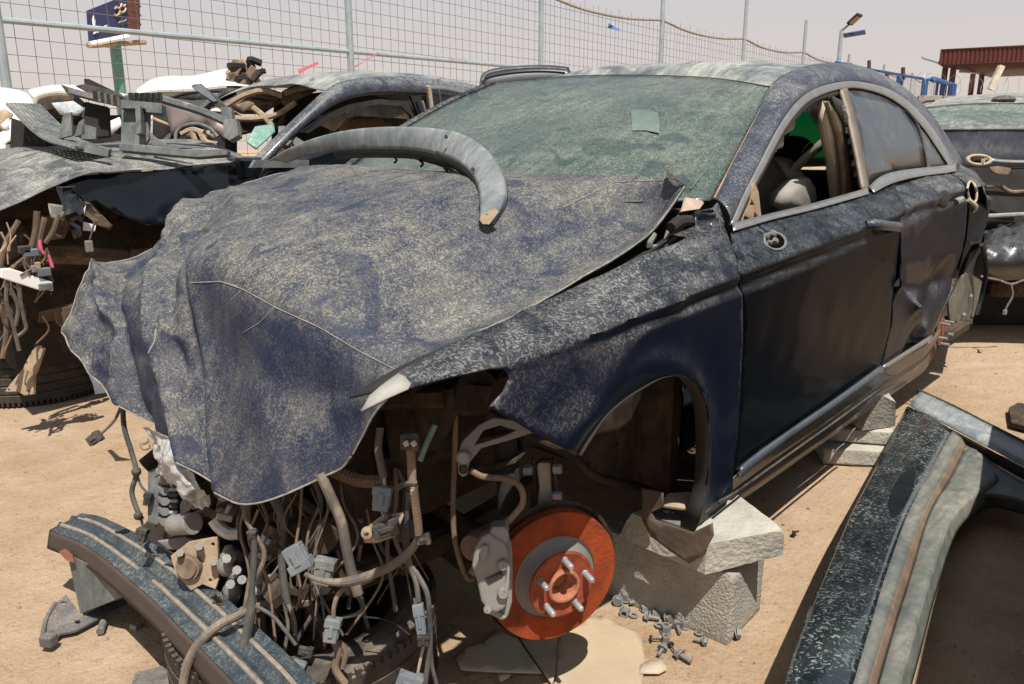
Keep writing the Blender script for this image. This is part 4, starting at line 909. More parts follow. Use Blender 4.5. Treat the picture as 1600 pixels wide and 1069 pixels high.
for k in range(16):
    p = at(random.uniform(350, 385), random.uniform(862, 935), 'd', random.uniform(1.76, 1.84)); ch.sphere(p, random.uniform(.010, .024), 5, (1, 1, random.uniform(.6, 1.4)))
ch.mk('cast_housing', m_cast, car, kind='stuff')
for q in ((356, 872), (372, 890), (362, 912), (380, 905)): MB().cyl(at(q[0], q[1], 'd', 1.76), at(q[0]-2, q[1]+1, 'd', 1.73), .010, 8).mk('housing_bolt', m_alu, car)
T('white_elbow_hose', [(333, 812), (342, 824), (358, 834), (374, 834)], 1.80, .014, plain('chalky_hose', (.50, .47, .42), .7), car)
T('pipe_bend', [(345, 800), (352, 780), (372, 776), (392, 790)], 1.84, .013, m_hose, car)
T('pipe_bend', [(300, 815), (318, 800), (338, 806), (352, 822)], 1.86, .012, m_hose, car)
hs = T('coolant_hose', [(432, 822), (418, 850), (406, 880), (402, 930), (403, 1000)], 1.76, .019, m_hose, car, n=12)
for a, b in (((424, 838), (420, 846)), ((414, 862), (411, 870)), ((405, 888), (402, 925))): MB().tube(atl([a, b], 'd', 1.755), .0215, 12, ribs=0).mk('tape_wrap', m_film, hs)
T('coolant_hose', [(420, 940), (432, 905), (440, 870), (436, 850)], 1.79, .013, m_hose, car)
T('pipe_run', [(350, 978), (392, 952), (440, 945), (488, 938)], 1.74, .014, m_hose, car, ribs=0)
T('pipe_run', [(480, 935), (490, 965), (505, 990), (498, 1010)], 1.82, .016, m_hose, car)
T('pipe_run', [(470, 960), (420, 990), (400, 1040)], 1.84, .012, m_hose, car)
T('corrugated_pipe', [(470, 1069), (500, 1056), (545, 1046), (585, 1052), (606, 1066)], 1.80, .0135, m_hose, car, smooth=60, ribs=1)
T('corrugated_pipe', [(520, 735), (560, 750), (600, 752)], 1.66, .016, m_hose, car, smooth=30, ribs=1)
T('frame_strut', [(500, 770), (492, 830), (488, 880)], 1.85, .02, m_under, car)
T('frame_strut', [(550, 690), (520, 760), (530, 850)], 1.9, .025, m_under, car)
cap('cross_panel', [(420, 760), (560, 720), (690, 650), (700, 700), (640, 760), (560, 800), (520, 840), (430, 830)], 2.0, .02, m_under, car)
cap('side_strut_plate', [(600, 640), (650, 612), (720, 640), (700, 680), (640, 730), (610, 720)], 1.70, .015, m_under, car, holes=[atl(oval(672, 655, 8, 5, 10), 'd', 1.70)])
T('washer_pipe', [(656, 720), (668, 690), (680, 664)], 1.55, .006, plain('green_pipe', (.12, .20, .17), .5), car)

# ---- hanging wiring looms with their plugs
def plug(px, py, d, ang, L_, W2, parent, mat=None, pins=True):
    """moulded connector: body, stepped collar, latch, keyed ends"""
    c = at(px, py, 'd', d); ax = (RT*math.cos(ang)+UP*math.sin(ang)+FW*.15).normalized(); M_ = frame3(-FW, ax)
    b = MB().box(c, (L_, W2, W2*.8), M_).box(c+M_.col[0]*L_*.3, (L_*.35, W2*1.22, W2*1.0), M_).box(c+M_.col[2]*W2*.45, (L_*.5, W2*.35, W2*.25), M_)
    for k in (-1, 1): b.box(c+M_.col[0]*(-L_*.1)+M_.col[1]*k*W2*.52, (L_*.5, W2*.12, W2*.4), M_)
    o = b.mk('plug', mat or m_conn, parent, smooth=False, bevel=.0015)
    return o
lm = T('wiring_loom', [(594, 668), (591, 700), (596, 730), (600, 746)], 1.50, .0078, m_cable, car, n=10)
T('loom_tail', [(600, 744), (601, 758), (598, 768)], 1.50, .0036, m_tan, lm)
plug(597, 778, 1.50, R(84), .048, .030, lm)
pl = cap('sensor_plate', [(566, 832), (580, 818), (596, 806), (630, 800), (631, 806), (618, 838), (590, 848), (570, 848)], 1.50, .006, m_tan, lm, bevel=.001)
plug(604, 826, 1.48, R(18), .05, .026, lm, m_black); MB().lathe(at(574, 832, 'd', 1.485), -FW, [(.012, 0), (.011, .008), (.005, .010)], 12).mk('sensor_boss', m_tan, lm)
for k in range(4): T('wire', [(594+k*3, 795), (598+k*4, 804), (602+k*4, 815)], 1.495, .0014, [m_film, m_tan, m_rustd, m_cabled][k], lm, n=5)
lm = T('wiring_loom', [(641, 700), (643, 722), (644, 752), (646, 760)], 1.46, .0085, m_hose, car, n=10)
T('corrugated_sleeve', [(646, 756), (649, 785), (653, 815), (655, 836)], 1.46, .0085, m_tan, lm, smooth=34, ribs=1, n=10)
cn = plug(641, 690, 1.45, R(0), .034, .028, lm, m_black)
for k in (-1, 1): box('terminal', at(641+k*6, 693, 'd', 1.425), (.010, .010, .012), m_beige, lm, frame3(-FW), .002)
T('clip_band', [(618, 764), (634, 756), (652, 756)], 1.455, .006, m_black, lm)
T('loom_branch', [(656, 838), (640, 862), (612, 884), (580, 898), (550, 908), (520, 910), (495, 905), (476, 897)], 1.48, [.007, .008, .009, .0085, .010, .007, .005, .0045], m_cable, lm, n=10)
plug(662, 842, 1.46, R(10), .026, .018, lm, m_black)
T('loom_branch', [(638, 768), (636, 810), (637, 850), (640, 880), (650, 910), (654, 940)], 1.50, .0052, m_cabled, lm)
T('loom_branch', [(628, 872), (645, 888), (658, 908), (668, 930), (671, 965), (672, 1010), (664, 1069)], 1.50, .0052, m_cabled, lm)
T('loom_branch', [(648, 935), (652, 960)], 1.50, .004, m_cabled, lm)
plug(656, 968, 1.50, R(98), .062, .017, lm, m_conn); plug(662, 1000, 1.49, R(90), .02, .02, lm, m_black)
T('loom_branch', [(672, 1000), (675, 1040), (682, 1069)], 1.505, .004, m_cabled, lm); T('loom_branch', [(662, 1010), (655, 1040), (650, 1069)], 1.51, .003, m_tan, lm)
plug(640, 1066, 1.50, R(-20), .05, .03, lm)
lm = T('wiring_loom', [(500, 740), (516, 775), (533, 815), (540, 850), (548, 890), (560, 930)], 1.54, .0105, m_cable, car, n=10)
T('loom_branch', [(560, 930), (568, 948), (560, 958), (545, 963), (530, 966)], 1.54, [.007, .004, .0042, .004, .003], m_cabled, lm)
T('loom_branch', [(540, 918), (528, 930), (522, 948), (521, 966)], 1.50, [.004, .005, .0045, .004], m_cable, lm)
plug(519, 984, 1.50, R(80), .046, .025, lm)
T('loom_branch', [(522, 1002), (528, 1020), (524, 1045), (540, 1069)], 1.53, .0075, m_hose, lm); T('loom_branch', [(530, 1002), (540, 1020), (534, 1044)], 1.55, .006, m_hose, lm)
T('loose_wire', [(570, 964), (600, 968), (622, 978), (640, 992)], 1.60, .0018, m_dark, lm, n=5)
plug(465, 872, 1.50, R(-62), .052, .036, lm); plug(506, 892, 1.53, R(78), .050, .034, lm, m_greyp); box('plug_insert', at(490, 882, 'd', 1.52), (.014, .018, .014), m_film, lm, frame3(-FW), .003)
lm = T('wiring_loom', [(397, 826), (397, 870), (394, 920), (393, 950), (386, 990), (378, 1030), (368, 1069)], 1.60, [.005, .007, .006, .010, .010, .011, .009], m_cabled, car, n=10)
plug(394, 836, 1.60, R(90), .018, .016, lm, m_black)
T('loom_branch', [(394, 950), (372, 962), (340, 978), (312, 1005), (294, 1035), (286, 1069)], 1.62, [.006, .009, .010, .010, .010, .009], m_cable, lm, n=10)
T('loom_branch', [(396, 945), (425, 962), (445, 985), (462, 1008)], 1.60, .004, m_cabled, lm)
lm = T('wiring_loom', [(430, 780), (444, 820), (440, 870), (446, 930), (456, 960), (462, 1000), (474, 1016)], 1.66, [.012, .009, .008, .009, .005, .004, .004], m_cabled, car, n=10)
T('loom_branch', [(450, 945), (460, 968), (462, 992)], 1.64, .004, m_cable, lm); T('loom_branch', [(444, 940), (450, 980), (444, 1020)], 1.66, .004, m_cable, lm)
plug(478, 1018, 1.62, R(-12), .03, .016, lm, m_black); plug(464, 1048, 1.62, R(70), .045, .024, lm); plug(444, 1044, 1.63, R(30), .026, .02, lm)
for k in range(34):
    random.seed(40+k); x0 = random.uniform(380, 640); y0 = random.uniform(720, 800)
    T('thin_wire', [(x0, y0), (x0+random.uniform(-20, 20), y0+50), (x0+random.uniform(-30, 30), y0+110), (x0+random.uniform(-40, 40), y0+random.uniform(150, 230))], random.uniform(1.6, 1.8), random.choice([.002, .003, .005]), random.choice([m_cabled, m_cable, m_hose]), car)
for k in range(30):
    random.seed(200+k); q = at(random.uniform(330, 660), random.uniform(730, 960), 'd', random.uniform(1.72, 1.95)); s = random.uniform(.014, .034)
    MB().box(q, (s, s*random.uniform(.5, 2.2), s*random.uniform(.3, 1.2)), frame3((random.uniform(-1, 1), random.uniform(-1, 1), 1))).cyl(q, q+Vector((random.uniform(-.03, .03), random.uniform(-.03, .03), .03)), s*.3, 7).mk('small_bracket', random.choice([m_under, m_under, m_hose, m_greyp, m_cast, m_brk]), car, smooth=False, bevel=.002)
# the two plugs dangling on the far left
lm = T('wiring_loom', [(192, 630), (194, 668), (206, 708), (213, 740), (206, 768), (214, 796), (222, 812)], 1.90, .0062, m_cabled, car)
T('loom_branch', [(213, 738), (220, 758), (230, 770)], 1.90, .003, m_cabled, lm); plug(231, 780, 1.89, R(80), .03, .016, lm, m_black)
T('loom_branch', [(220, 808), (223, 822)], 1.90, .003, m_cabled, lm); plug(222, 836, 1.89, R(78), .034, .022, lm, m_black)
MB().sphere(at(213, 737, 'd', 1.89), .012, 5).mk('tape_knot', m_black, lm); MB().sphere(at(216, 806, 'd', 1.89), .011, 5).mk('tape_knot', m_black, lm)
T('loom_branch', [(190, 632), (180, 655), (162, 674), (152, 680)], 1.90, .0036, m_cable, lm); plug(148, 685, 1.89, R(35), .034, .022, lm, m_black)
T('hanging_tab', [(232, 688), (222, 694), (226, 700), (234, 698)], 1.86, .006, m_tan, car)

# ================================================================ THINGS ROUND THE CAR
# plastic arch liner lying over bonnet and windscreen
def liner():
    o_ = [(418, 252, 2.75), (452, 232, 2.66), (500, 214, 2.56), (560, 202, 2.44), (640, 199, 2.30), (710, 207, 2.17), (752, 228, 2.07), (778, 258, 1.98), (790, 290, 1.92), (786, 320, 1.86), (768, 349, 1.815)]
    i_ = [(448, 254, 2.72), (478, 244, 2.64), (520, 236, 2.54), (570, 233, 2.43), (640, 234, 2.29), (690, 243, 2.17), (722, 258, 2.06), (742, 280, 1.97), (750, 302, 1.90), (751, 322, 1.85), (750, 345, 1.81)]
    A = [at(a, b, 'd', d) for a, b, d in o_]; B = [at(a, b, 'd', d) for a, b, d in i_]
    t = thing('arch_liner', 'curved dusty grey plastic wheel arch trim lying across the bonnet and windscreen', 'car part', B[-1])
    loft('liner_band', A, B, dusty('liner_grey_plastic', (.085, .105, .12), dust=(.42, .42, .39), film=.55, fleck=.08, rough=.5, side=.8, scale=40, bump=.05), t, nu=80, nv=8, bulge=.007, out=-FW+UP*.5, thick=.003)
    C_ = [p+FW*.055-UP*.012 for p in B]
    loft('inner_flange', [p+FW*.001 for p in B[2:-1]], [p for p in C_[2:-1]], m_black, t, nu=60, nv=2, thick=.003)
    loft('outer_flange', [p for p in A[5:]], [p+FW*.03-UP*.004+RT*.006 for p in A[5:]], m_greyp, t, nu=40, nv=2, thick=.003)
    for px, py in ((518, 232), (569, 229), (626, 231), (683, 239), (739, 265), (697, 214)):
        d = 2.54 if px < 540 else (2.40 if px < 600 else (2.29 if px < 650 else (2.15 if px < 700 else 2.0)))
        MB().lathe(at(px, py, 'd', d-.02), -FW, [(.005, -.002), (.005, .003), (.001, .003)], 8).mk('clip_hole', m_dark, t)
    plate('end_tab', [at(*q) for q in ((750, 345, 'd', 1.805), (752, 335, 'd', 1.80), (774, 325, 'd', 1.80), (780, 332, 'd', 1.80), (764, 350, 'd', 1.79), (754, 350, 'd', 1.795))], .003, m_tan, t, holes=[atl(oval(761, 336, 2.4, 1.6, 6), 'd', 1.80)])
    tube('edge_wire', [at(a, b, 'd', d+.07) for a, b, d in ((560, 240, 2.45), (615, 241, 2.36), (660, 250, 2.25), (700, 263, 2.16), (728, 284, 2.05))], .0045, m_dark, t)
    for a, b, d in ((614, 244, 2.4), (655, 250, 2.3), (694, 263, 2.2)):
        tube('clip_leg', [at(a, b, 'd', d), at(a+6, b+6, 'd', d+.02), at(a+2, b+11, 'd', d+.02)], .004, m_dark, t, smooth=6, n=5)
liner()

def tyre(loc, rx, w_, label, tilt=(0, 0), group=None, rimmed=False):
    t = thing('tyre', label, 'tyre', loc, group); ro = rx; h = w_/2; c = Vector(loc); prof = []
    prof = [(ro*.66, -h*.6), (ro*.68, -h*.92), (ro*.80, -h*1.06), (ro*.93, -h*.98)]
    for k in range(5):
        z0 = -h*.86+k*h*.344; prof += [(ro*.985, z0+.002), (ro*1.0, z0+h*.03), (ro*1.0, z0+h*.29), (ro*.985, z0+h*.31), (ro*.968, z0+h*.325)]
    prof += [(ro*.985, h*.88), (ro*.93, h*.98), (ro*.80, h*1.06), (ro*.68, h*.92), (ro*.66, h*.6), (ro*.66, -h*.6)]
    c = c+Vector((0, 0, h*1.06)); axv = Vector((math.sin(tilt[0]), math.sin(tilt[1]), 1))
    MB().lathe(c, axv, prof, 84).mk('tread', m_rubber, t, auto=30)
    M_ = frame3(axv); b = MB()
    for j in range(90):
        a = 2*math.pi*j/90; e = M_.col[0]*math.cos(a)+M_.col[1]*math.sin(a); tt = M_.col[2].cross(e)
        for s in (-1, 1): b.box(c+e*ro*.985+M_.col[2]*s*h*.88, (.012, .012, h*.2), frame3(M_.col[2], tt))
    b.mk('shoulder_blocks', m_rubber, t, smooth=False, kind='stuff')
    return t
tyre((.355, .235, GZ-.005), .315, .205, 'worn tyre lying flat under the loose bumper beam', (.02, .03))

# bumper beam propped across the tyre
def beam():
    t = thing('bumper_beam', 'loose curved steel bumper beam lying in front of the car', 'bumper beam', (.65, -.45, GZ))
    m_bm = dusty('beam_black_paint', (.022, .034, .046), dust=(.23, .24, .215), film=.20, fleck=.42, rough=.5, scale=60, side=.35)
    far_ = J((128, 803, .105), (165, 811, .115), (250, 856, .13), (330, 915, .14), (420, 996, .15), (475, 1048, .155), (520, 1100, .155))
    near = J((78, 829, .085), (140, 856, .10), (230, 930, .115), (285, 985, .125), (330, 1030, .13), (372, 1074, .135), (400, 1110, .135))
    def cs(u, v, p):
        z = 0
        for c0, a, s in ((.30, .008, .05), (.68, .008, .05), (.50, -.006, .08)): z += a*math.exp(-((v-c0)/s)**2)
        return Vector((0, 0, z+.0015*noise.noise(p*30)))
    loft('beam_face', far_, near, m_bm, t, nu=70, nv=36, disp=cs, thick=.0025)
    loft('beam_web', near, [p+Vector((.012, -.0, -.050)) for p in near], dusty('beam_web_rust', (.05, .04, .035), dust=(.12, .08, .055), film=.5, fleck=.2, side=.4, rough=.7), t, nu=60, nv=4, thick=.0025)
    loft('beam_web', far_, [p+Vector((-.012, 0, -.05)) for p in far_], m_bm, t, nu=60, nv=4, thick=.0025)
    e0, e1 = far_[0], near[0]; mk('beam_end', [e0, e1, e1+Vector((0, 0, -.045)), e0+Vector((0, 0, -.045))], [(0, 1, 2, 3)], m_under, t, thick=.003)
    nn = spline(near, 70); ff = spline(far_, 70)
    for v0, k0, k1 in ((.30, 3, 70), (.72, 1, 22), (.72, 24, 70)):
        pts = [ff[k].lerp(nn[k], v0)+Vector((0, 0, .0055)) for k in range(k0, k1)]
        MB().tube(pts, .0056, 8).mk('pressed_bead', plain('lit_bead_tan', (.235, .195, .15), .8, 0, .25, 40, .3) if k0 == 3 else bpy.data.materials['lit_bead_tan'], t)  # tan colour stands in for sunlight on the ridge tops
    # crash can and mounting plate at the far end
    q = J((105, 866, .055), (125, 960, -.10), (208, 930, -.10), (218, 922, .07)); q = q+[p+Vector((-.07, -.015, 0)) for p in q]
    mk('crash_can', q, [(0, 1, 2, 3), (7, 6, 5, 4), (0, 4, 5, 1), (1, 5, 6, 2), (2, 6, 7, 3)], m_greyp, t, smooth=False, thick=.003, bevel=.003)
    for a, b, z in ((150, 905, -.02), (188, 915, -.03)): MB().lathe(at(a, b, 'z', z), (1, .1, 0), [(.007, .002), (.007, -.004), (.001, -.004)], 10).mk('can_hole', m_dark, t)
    plate('mounting_plate', J((104, 932, -.10), (128, 962, -.10), (196, 930, -.10), (200, 945, -.105), (118, 985, -.105), (95, 992, -.11), (82, 1004, -.11), (68, 1000, -.11), (70, 975, -.105), (86, 945, -.10)), .006, m_brk, t,
          holes=[J(*[(a, b, -.10) for a, b in oval(121, 970, 5, 3, 8)]), J(*[(a, b, -.10) for a, b in oval(100, 944, 5, 2.5, 8)])])
    tube('plate_lip', J((86, 943, -.095), (72, 968, -.10), (66, 996, -.10)), .006, m_brk, t, smooth=8)
    box('clamp_block', at(76, 1000, 'z', -.095), (.03, .035, .03), m_brk, t, frame3((0, 0, 1), (1, .6, 0)), .005)
    plate('torn_tab', J((92, 862, .07), (104, 858, .075), (112, 866, .07), (118, 880, .05), (104, 876, .055)), .004, m_rustd, t)
    plate('side_hook', J((204, 912, .10), (214, 906, .105), (232, 934, .10), (240, 952, .085), (226, 946, .08)), .006, m_bm, t)
beam()

# concrete blocks
m_conc = plain('concrete_rough', (.34, .32, .27), .95, 0, .18, 9, .9, bscale=130); m_conc2 = plain('concrete_pale', (.38, .36, .305), .95, 0, .15, 9, .6, bscale=70)
def cblock(name, label, P8, mat, chip=.006, n=14, cat='concrete block', loc=None, group='concrete blocks propping the sill'):
    """eight corners bottom 4 then top 4, faces subdivided and chipped"""
    P8 = [Vector(p) for p in P8]; c = sum(P8, Vector())/8; vs = []; fs = []; idx = {}
    def pt(a, b, q, s, t):
        x = P8[a].lerp(P8[b], s); return x
    quads = [(0, 1, 5, 4), (1, 2, 6, 5), (2, 3, 7, 6), (3, 0, 4, 7), (4, 5, 6, 7), (3, 2, 1, 0)]
    sz = min((P8[1]-P8[0]).length, (P8[4]-P8[0]).length, (P8[3]-P8[0]).length)
    for q in quads:
        A, B, C_, D_ = [P8[i] for i in q]
        for j in range(n+1):
            for i in range(n+1):
                p = A.lerp(B, i/n).lerp(D_.lerp(C_, i/n), j/n); k = tuple(round(x, 5) for x in p)
                if k not in idx:
                    idx[k] = len(vs); vs.append(p)
        for j in range(n):
            for i in range(n):
                f = []
                for a, b in ((i, j), (i+1, j), (i+1, j+1), (i, j+1)):
                    p = A.lerp(B, a/n).lerp(D_.lerp(C_, a/n), b/n); f.append(idx[tuple(round(x, 5) for x in p)])
                fs.append(tuple(f))
    u0, u1, u2 = (P8[1]-P8[0]).normalized(), (P8[3]-P8[0]).normalized(), (P8[4]-P8[0]).normalized()
    h = [max(abs((p-c).dot(u)) for p in P8) for u in (u0, u1, u2)]
    out = []
    for p in vs:
        r = [abs((p-c).dot(u))/hh for u, hh in zip((u0, u1, u2), h)]; r2 = sorted(r)[1]
        e = ss(.86, 1.0, r2); d = (c-p).normalized()
        q = p+d*(e*chip*(.5+1.2*abs(noise.noise(p*17)))+e*chip*3*max(0, noise.noise(p*9)-.25))
        q += Vector((noise.noise(p*60), noise.noise(p*60+Vector((5, 0, 0))), noise.noise(p*60+Vector((0, 9, 0)))))*.0018
        out.append(q)
    lo = min(out, key=lambda p: p.z)
    o = mk(name, out, fs, mat, None, loc=Vector((c.x, c.y, lo.z)), auto=50); tag(o, label, cat, group); return o
def bx8(c, size, M_): return [Vector(c)+M_ @ Vector((a*size[0]/2, b*size[1]/2, k*size[2]/2)) for k in (-1, 1) for a, b in ((-1, -1), (1, -1), (1, 1), (-1, 1))]
cblock('concrete_block', 'rough grey concrete block on the sand, lower of the pair behind the brake rotor', bx8((-.525, .76, -.022), (.215, .385, .205), frame3((0, 0, 1), (1, .04, 0))), m_conc, .006, 18)
cblock('concrete_block', 'pale broken concrete block wedged under the sill, upper of the pair behind the brake rotor',
       [(-.40, .62, .082), (-.375, .905, .085), (-.55, 1.03, .115), (-.68, .70, .085), (-.41, .66, .16), (-.375, .905, .17), (-.53, 1.035, .195), (-.68, .78, .20)], m_conc2, .010, 16)
cblock('concrete_block', 'tall narrow concrete block standing on end under the middle of the sill', [(-2.00, .66, .02), (-1.90, .78, .02), (-2.05, .86, .02), (-2.14, .74, .02), (-1.98, .70, .19), (-1.90, .82, .19), (-1.98, .87, .14), (-2.06, .78, .19)], m_conc2, .006, 12)
cblock('concrete_slab', 'thin flat concrete slab on top of another slab under the middle sill', bx8((-2.0, .73, -.015), (.17, .25, .06), frame3((0, 0, 1), (.8, .45, 0))), m_conc2, .006, 12)
cblock('concrete_slab', 'thin flat concrete slab lying on the sand, lowest under the middle sill', bx8((-1.95, .735, -.085), (.20, .28, .07), frame3((0, 0, 1), (.75, .5, 0))), m_conc2, .006, 12)
cblock('concrete_block', 'concrete block in shade under the far sill of the sedan', bx8((-1.0, -.70, .03), (.2, .38, .30), frame3((0, 0, 1))), m_conc, .006, 8)

# cardboard and paper on the sand
def card(name, label, px, mat, h=.004, cat='cardboard'):
    pts = [at(a, b, 'z', GZ+h) for a, b in px]
    pts = dens(pts, .05); c = sum(pts, Vector())/len(pts)
    o = plate(name, pts, .003, mat, None, step=.03, disp=lambda p: .004*abs(noise.noise(p*6))+.002*noise.noise(p*20), loc=c); tag(o, label, cat)
    return o
m_card = plain('kraft_cardboard', (.40, .31, .205), .9, 0, .10, 3, .2); m_card2 = plain('pale_cardboard', (.44, .365, .27), .9, 0, .08, 3, .2); m_card3 = plain('brown_cardboard', (.38, .30, .20), .9, 0, .1, 3, .2)
card('cardboard_sheet', 'large kraft cardboard sheet flat on the sand under the brake rotor', [(868, 980), (940, 962), (1000, 990), (1008, 1030), (1000, 1090), (862, 1090)], m_card, .006)
card('cardboard_sheet', 'triangular cardboard piece between the two other sheets under the rotor', [(790, 966), (872, 982), (868, 1064), (862, 1069)], m_card3, .010)
card('cardboard_sheet', 'pale cardboard offcut with a straight front edge left of the rotor', [(713, 1030), (718, 1016), (754, 1004), (792, 974), (846, 1052), (721, 1047)], m_card2, .014)
card('paper_scrap', 'small torn paper scrap on the sand beside the scattered bolts', [(1000, 1040), (1010, 1034), (1036, 1028), (1042, 1046), (1030, 1052), (1000, 1052)], m_card2, .010, 'paper scrap')
card('paper_scrap', 'small curled paper scrap at the front edge of the pale cardboard', [(776, 1052), (800, 1050), (795, 1058), (782, 1064)], m_card2, .010, 'paper scrap')

# loose nuts and bolts
random.seed(5)
def bolt_tree(kind):
    t = thing('bolt' if kind != 'nut' else 'nut', 'loose grey bolt lying on the sand beside the concrete blocks', 'bolt', (0, 0, 0), 'loose fasteners by the blocks')
    if kind == 'bolt':
        MB().cyl((0, 0, .011), (.010, 0, .011), .013, 6).mk('head', m_cast, t, smooth=False); MB().cyl((-.034, 0, .008), (.0, 0, .010), .0055, 10).mk('shank', m_cast, t)
        MB().cyl((-.003, 0, .010), (0, 0, .011), .016, 14).mk('flange', m_cast, t)
    elif kind == 'nut':
        t['label'] = 'loose grey wheel nut lying on the sand beside the concrete blocks'; t['category'] = 'nut'
        MB().lathe((0, 0, 0), (0, .0, 1), [(.007, .024), (.012, .024), (.0135, .020), (.0135, .004), (.016, .0), (.007, 0), (.007, .024)], 6).mk('nut_body', m_cast, t, smooth=False)
    elif kind == 'washer':
        t['label'] = 'thin flat grey washer lying on the sand beside the concrete blocks'; t['category'] = 'washer'
        MB().lathe((0, 0, 0), (0, .12, 1), [(.006, .003), (.013, .003), (.013, .001), (.006, .001), (.006, .003)], 20).mk('washer_ring', m_cast, t)
    elif kind == 'screw':
        t['label'] = 'long dark trim screw lying on the sand beside the concrete blocks'; t['category'] = 'screw'
        MB().cyl((0, 0, .009), (.005, 0, .010), .012, 14).mk('head', m_black, t); MB().tube([(-.045+k*.0015, 0, .006+k*.0001) for k in range(30)], .0032, 7, ribs=1, ra=.3).mk('thread', m_black, t)
    return t
bt = bolt_tree('bolt'); nt_ = bolt_tree('nut'); used = {}; wt_ = bolt_tree('washer'); st_ = bolt_tree('screw')
spots = [(965, 944, 'bolt', .4), (978, 938, 'nut', 0), (1000, 943, 'bolt', 2.6), (1012, 952, 'nut', 1), (977, 955, 'nut', 2), (1032, 961, 'nut', .5), (1012, 968, 'bolt', 5.2), (1045, 970, 'bolt', 1.2),
         (1040, 988, 'nut', .2), (1040, 1003, 'nut', 1.2), (1058, 982, 'bolt', 3.9), (1070, 980, 'nut', .4), (1100, 1006, 'bolt', 1.9), (1035, 1018, 'bolt', 3.3), (1062, 1028, 'bolt', 4.6), (1052, 944, 'nut', .9), (1150, 995, 'bolt', 2.2), (990, 962, 'washer', 0), (1022, 948, 'screw', .7), (1030, 978, 'washer', 1), (1080, 968, 'screw', 2.8), (1003, 932, 'washer', 0), (1048, 1012, 'screw', 4.1), (1092, 990, 'washer', 2), (1018, 1002, 'screw', 5.5)]
for a, b, kd, rz in spots:
    p = at(a, b, 'z', GZ+.003); src = {'bolt': bt, 'nut': nt_, 'washer': wt_, 'screw': st_}[kd]
    if kd not in used: used[kd] = 1; src.location = p; src.rotation_euler = (0, 0, rz)
    else: copy_tree(src, p, (random.choice([0, 0, 1.35]) if kd == 'nut' else 0, 0, rz), None, random.uniform(.75, 1.1))
def litter(name, label, px, py, mk_, cat):
    p = at(px, py, 'z', GZ); o = mk_(p); tag(o, label, cat)
litter('plastic_plug', 'small grey plastic plug on the sand in front of the beam plate', 160, 985, lambda p: MB().cyl(p+Vector((-.012, -.02, .011)), p+Vector((.012, .02, .011)), .010, 10).mk('plastic_plug', m_greyp, None, loc=p), 'debris')
litter('metal_nut', 'square pale nut on the sand right of the plastic plug', 213, 982, lambda p: MB().box(p+Vector((0, 0, .008)), (.024, .022, .016), frame3((0, 0, 1), (1, .4, 0))).mk('metal_nut', m_alu, None, loc=p, bevel=.003, smooth=False), 'nut')
litter('plastic_clip', 'tiny black plastic clip alone on the sand right of the upper block', 1240, 836, lambda p: MB().box(p+Vector((0, 0, .006)), (.020, .012, .01), frame3((0, 0, 1), (1, .4, 0))).tube([p+Vector((0, 0, .008)), p+Vector((-.015, .01, .012))], .003, 5).mk('plastic_clip', m_dark, None, loc=p, smooth=False), 'debris')
litter('steel_bracket', 'flat steel bracket on the sand under the left end of the tyre', 262, 1060, lambda p: plate('steel_bracket', [p+Vector(q) for q in ((.05, -.06, .01), (.09, .0, .012), (.03, .06, .014), (-.04, .05, .012), (-.03, -.03, .01))], .006, m_brk, None, loc=p), 'bracket')

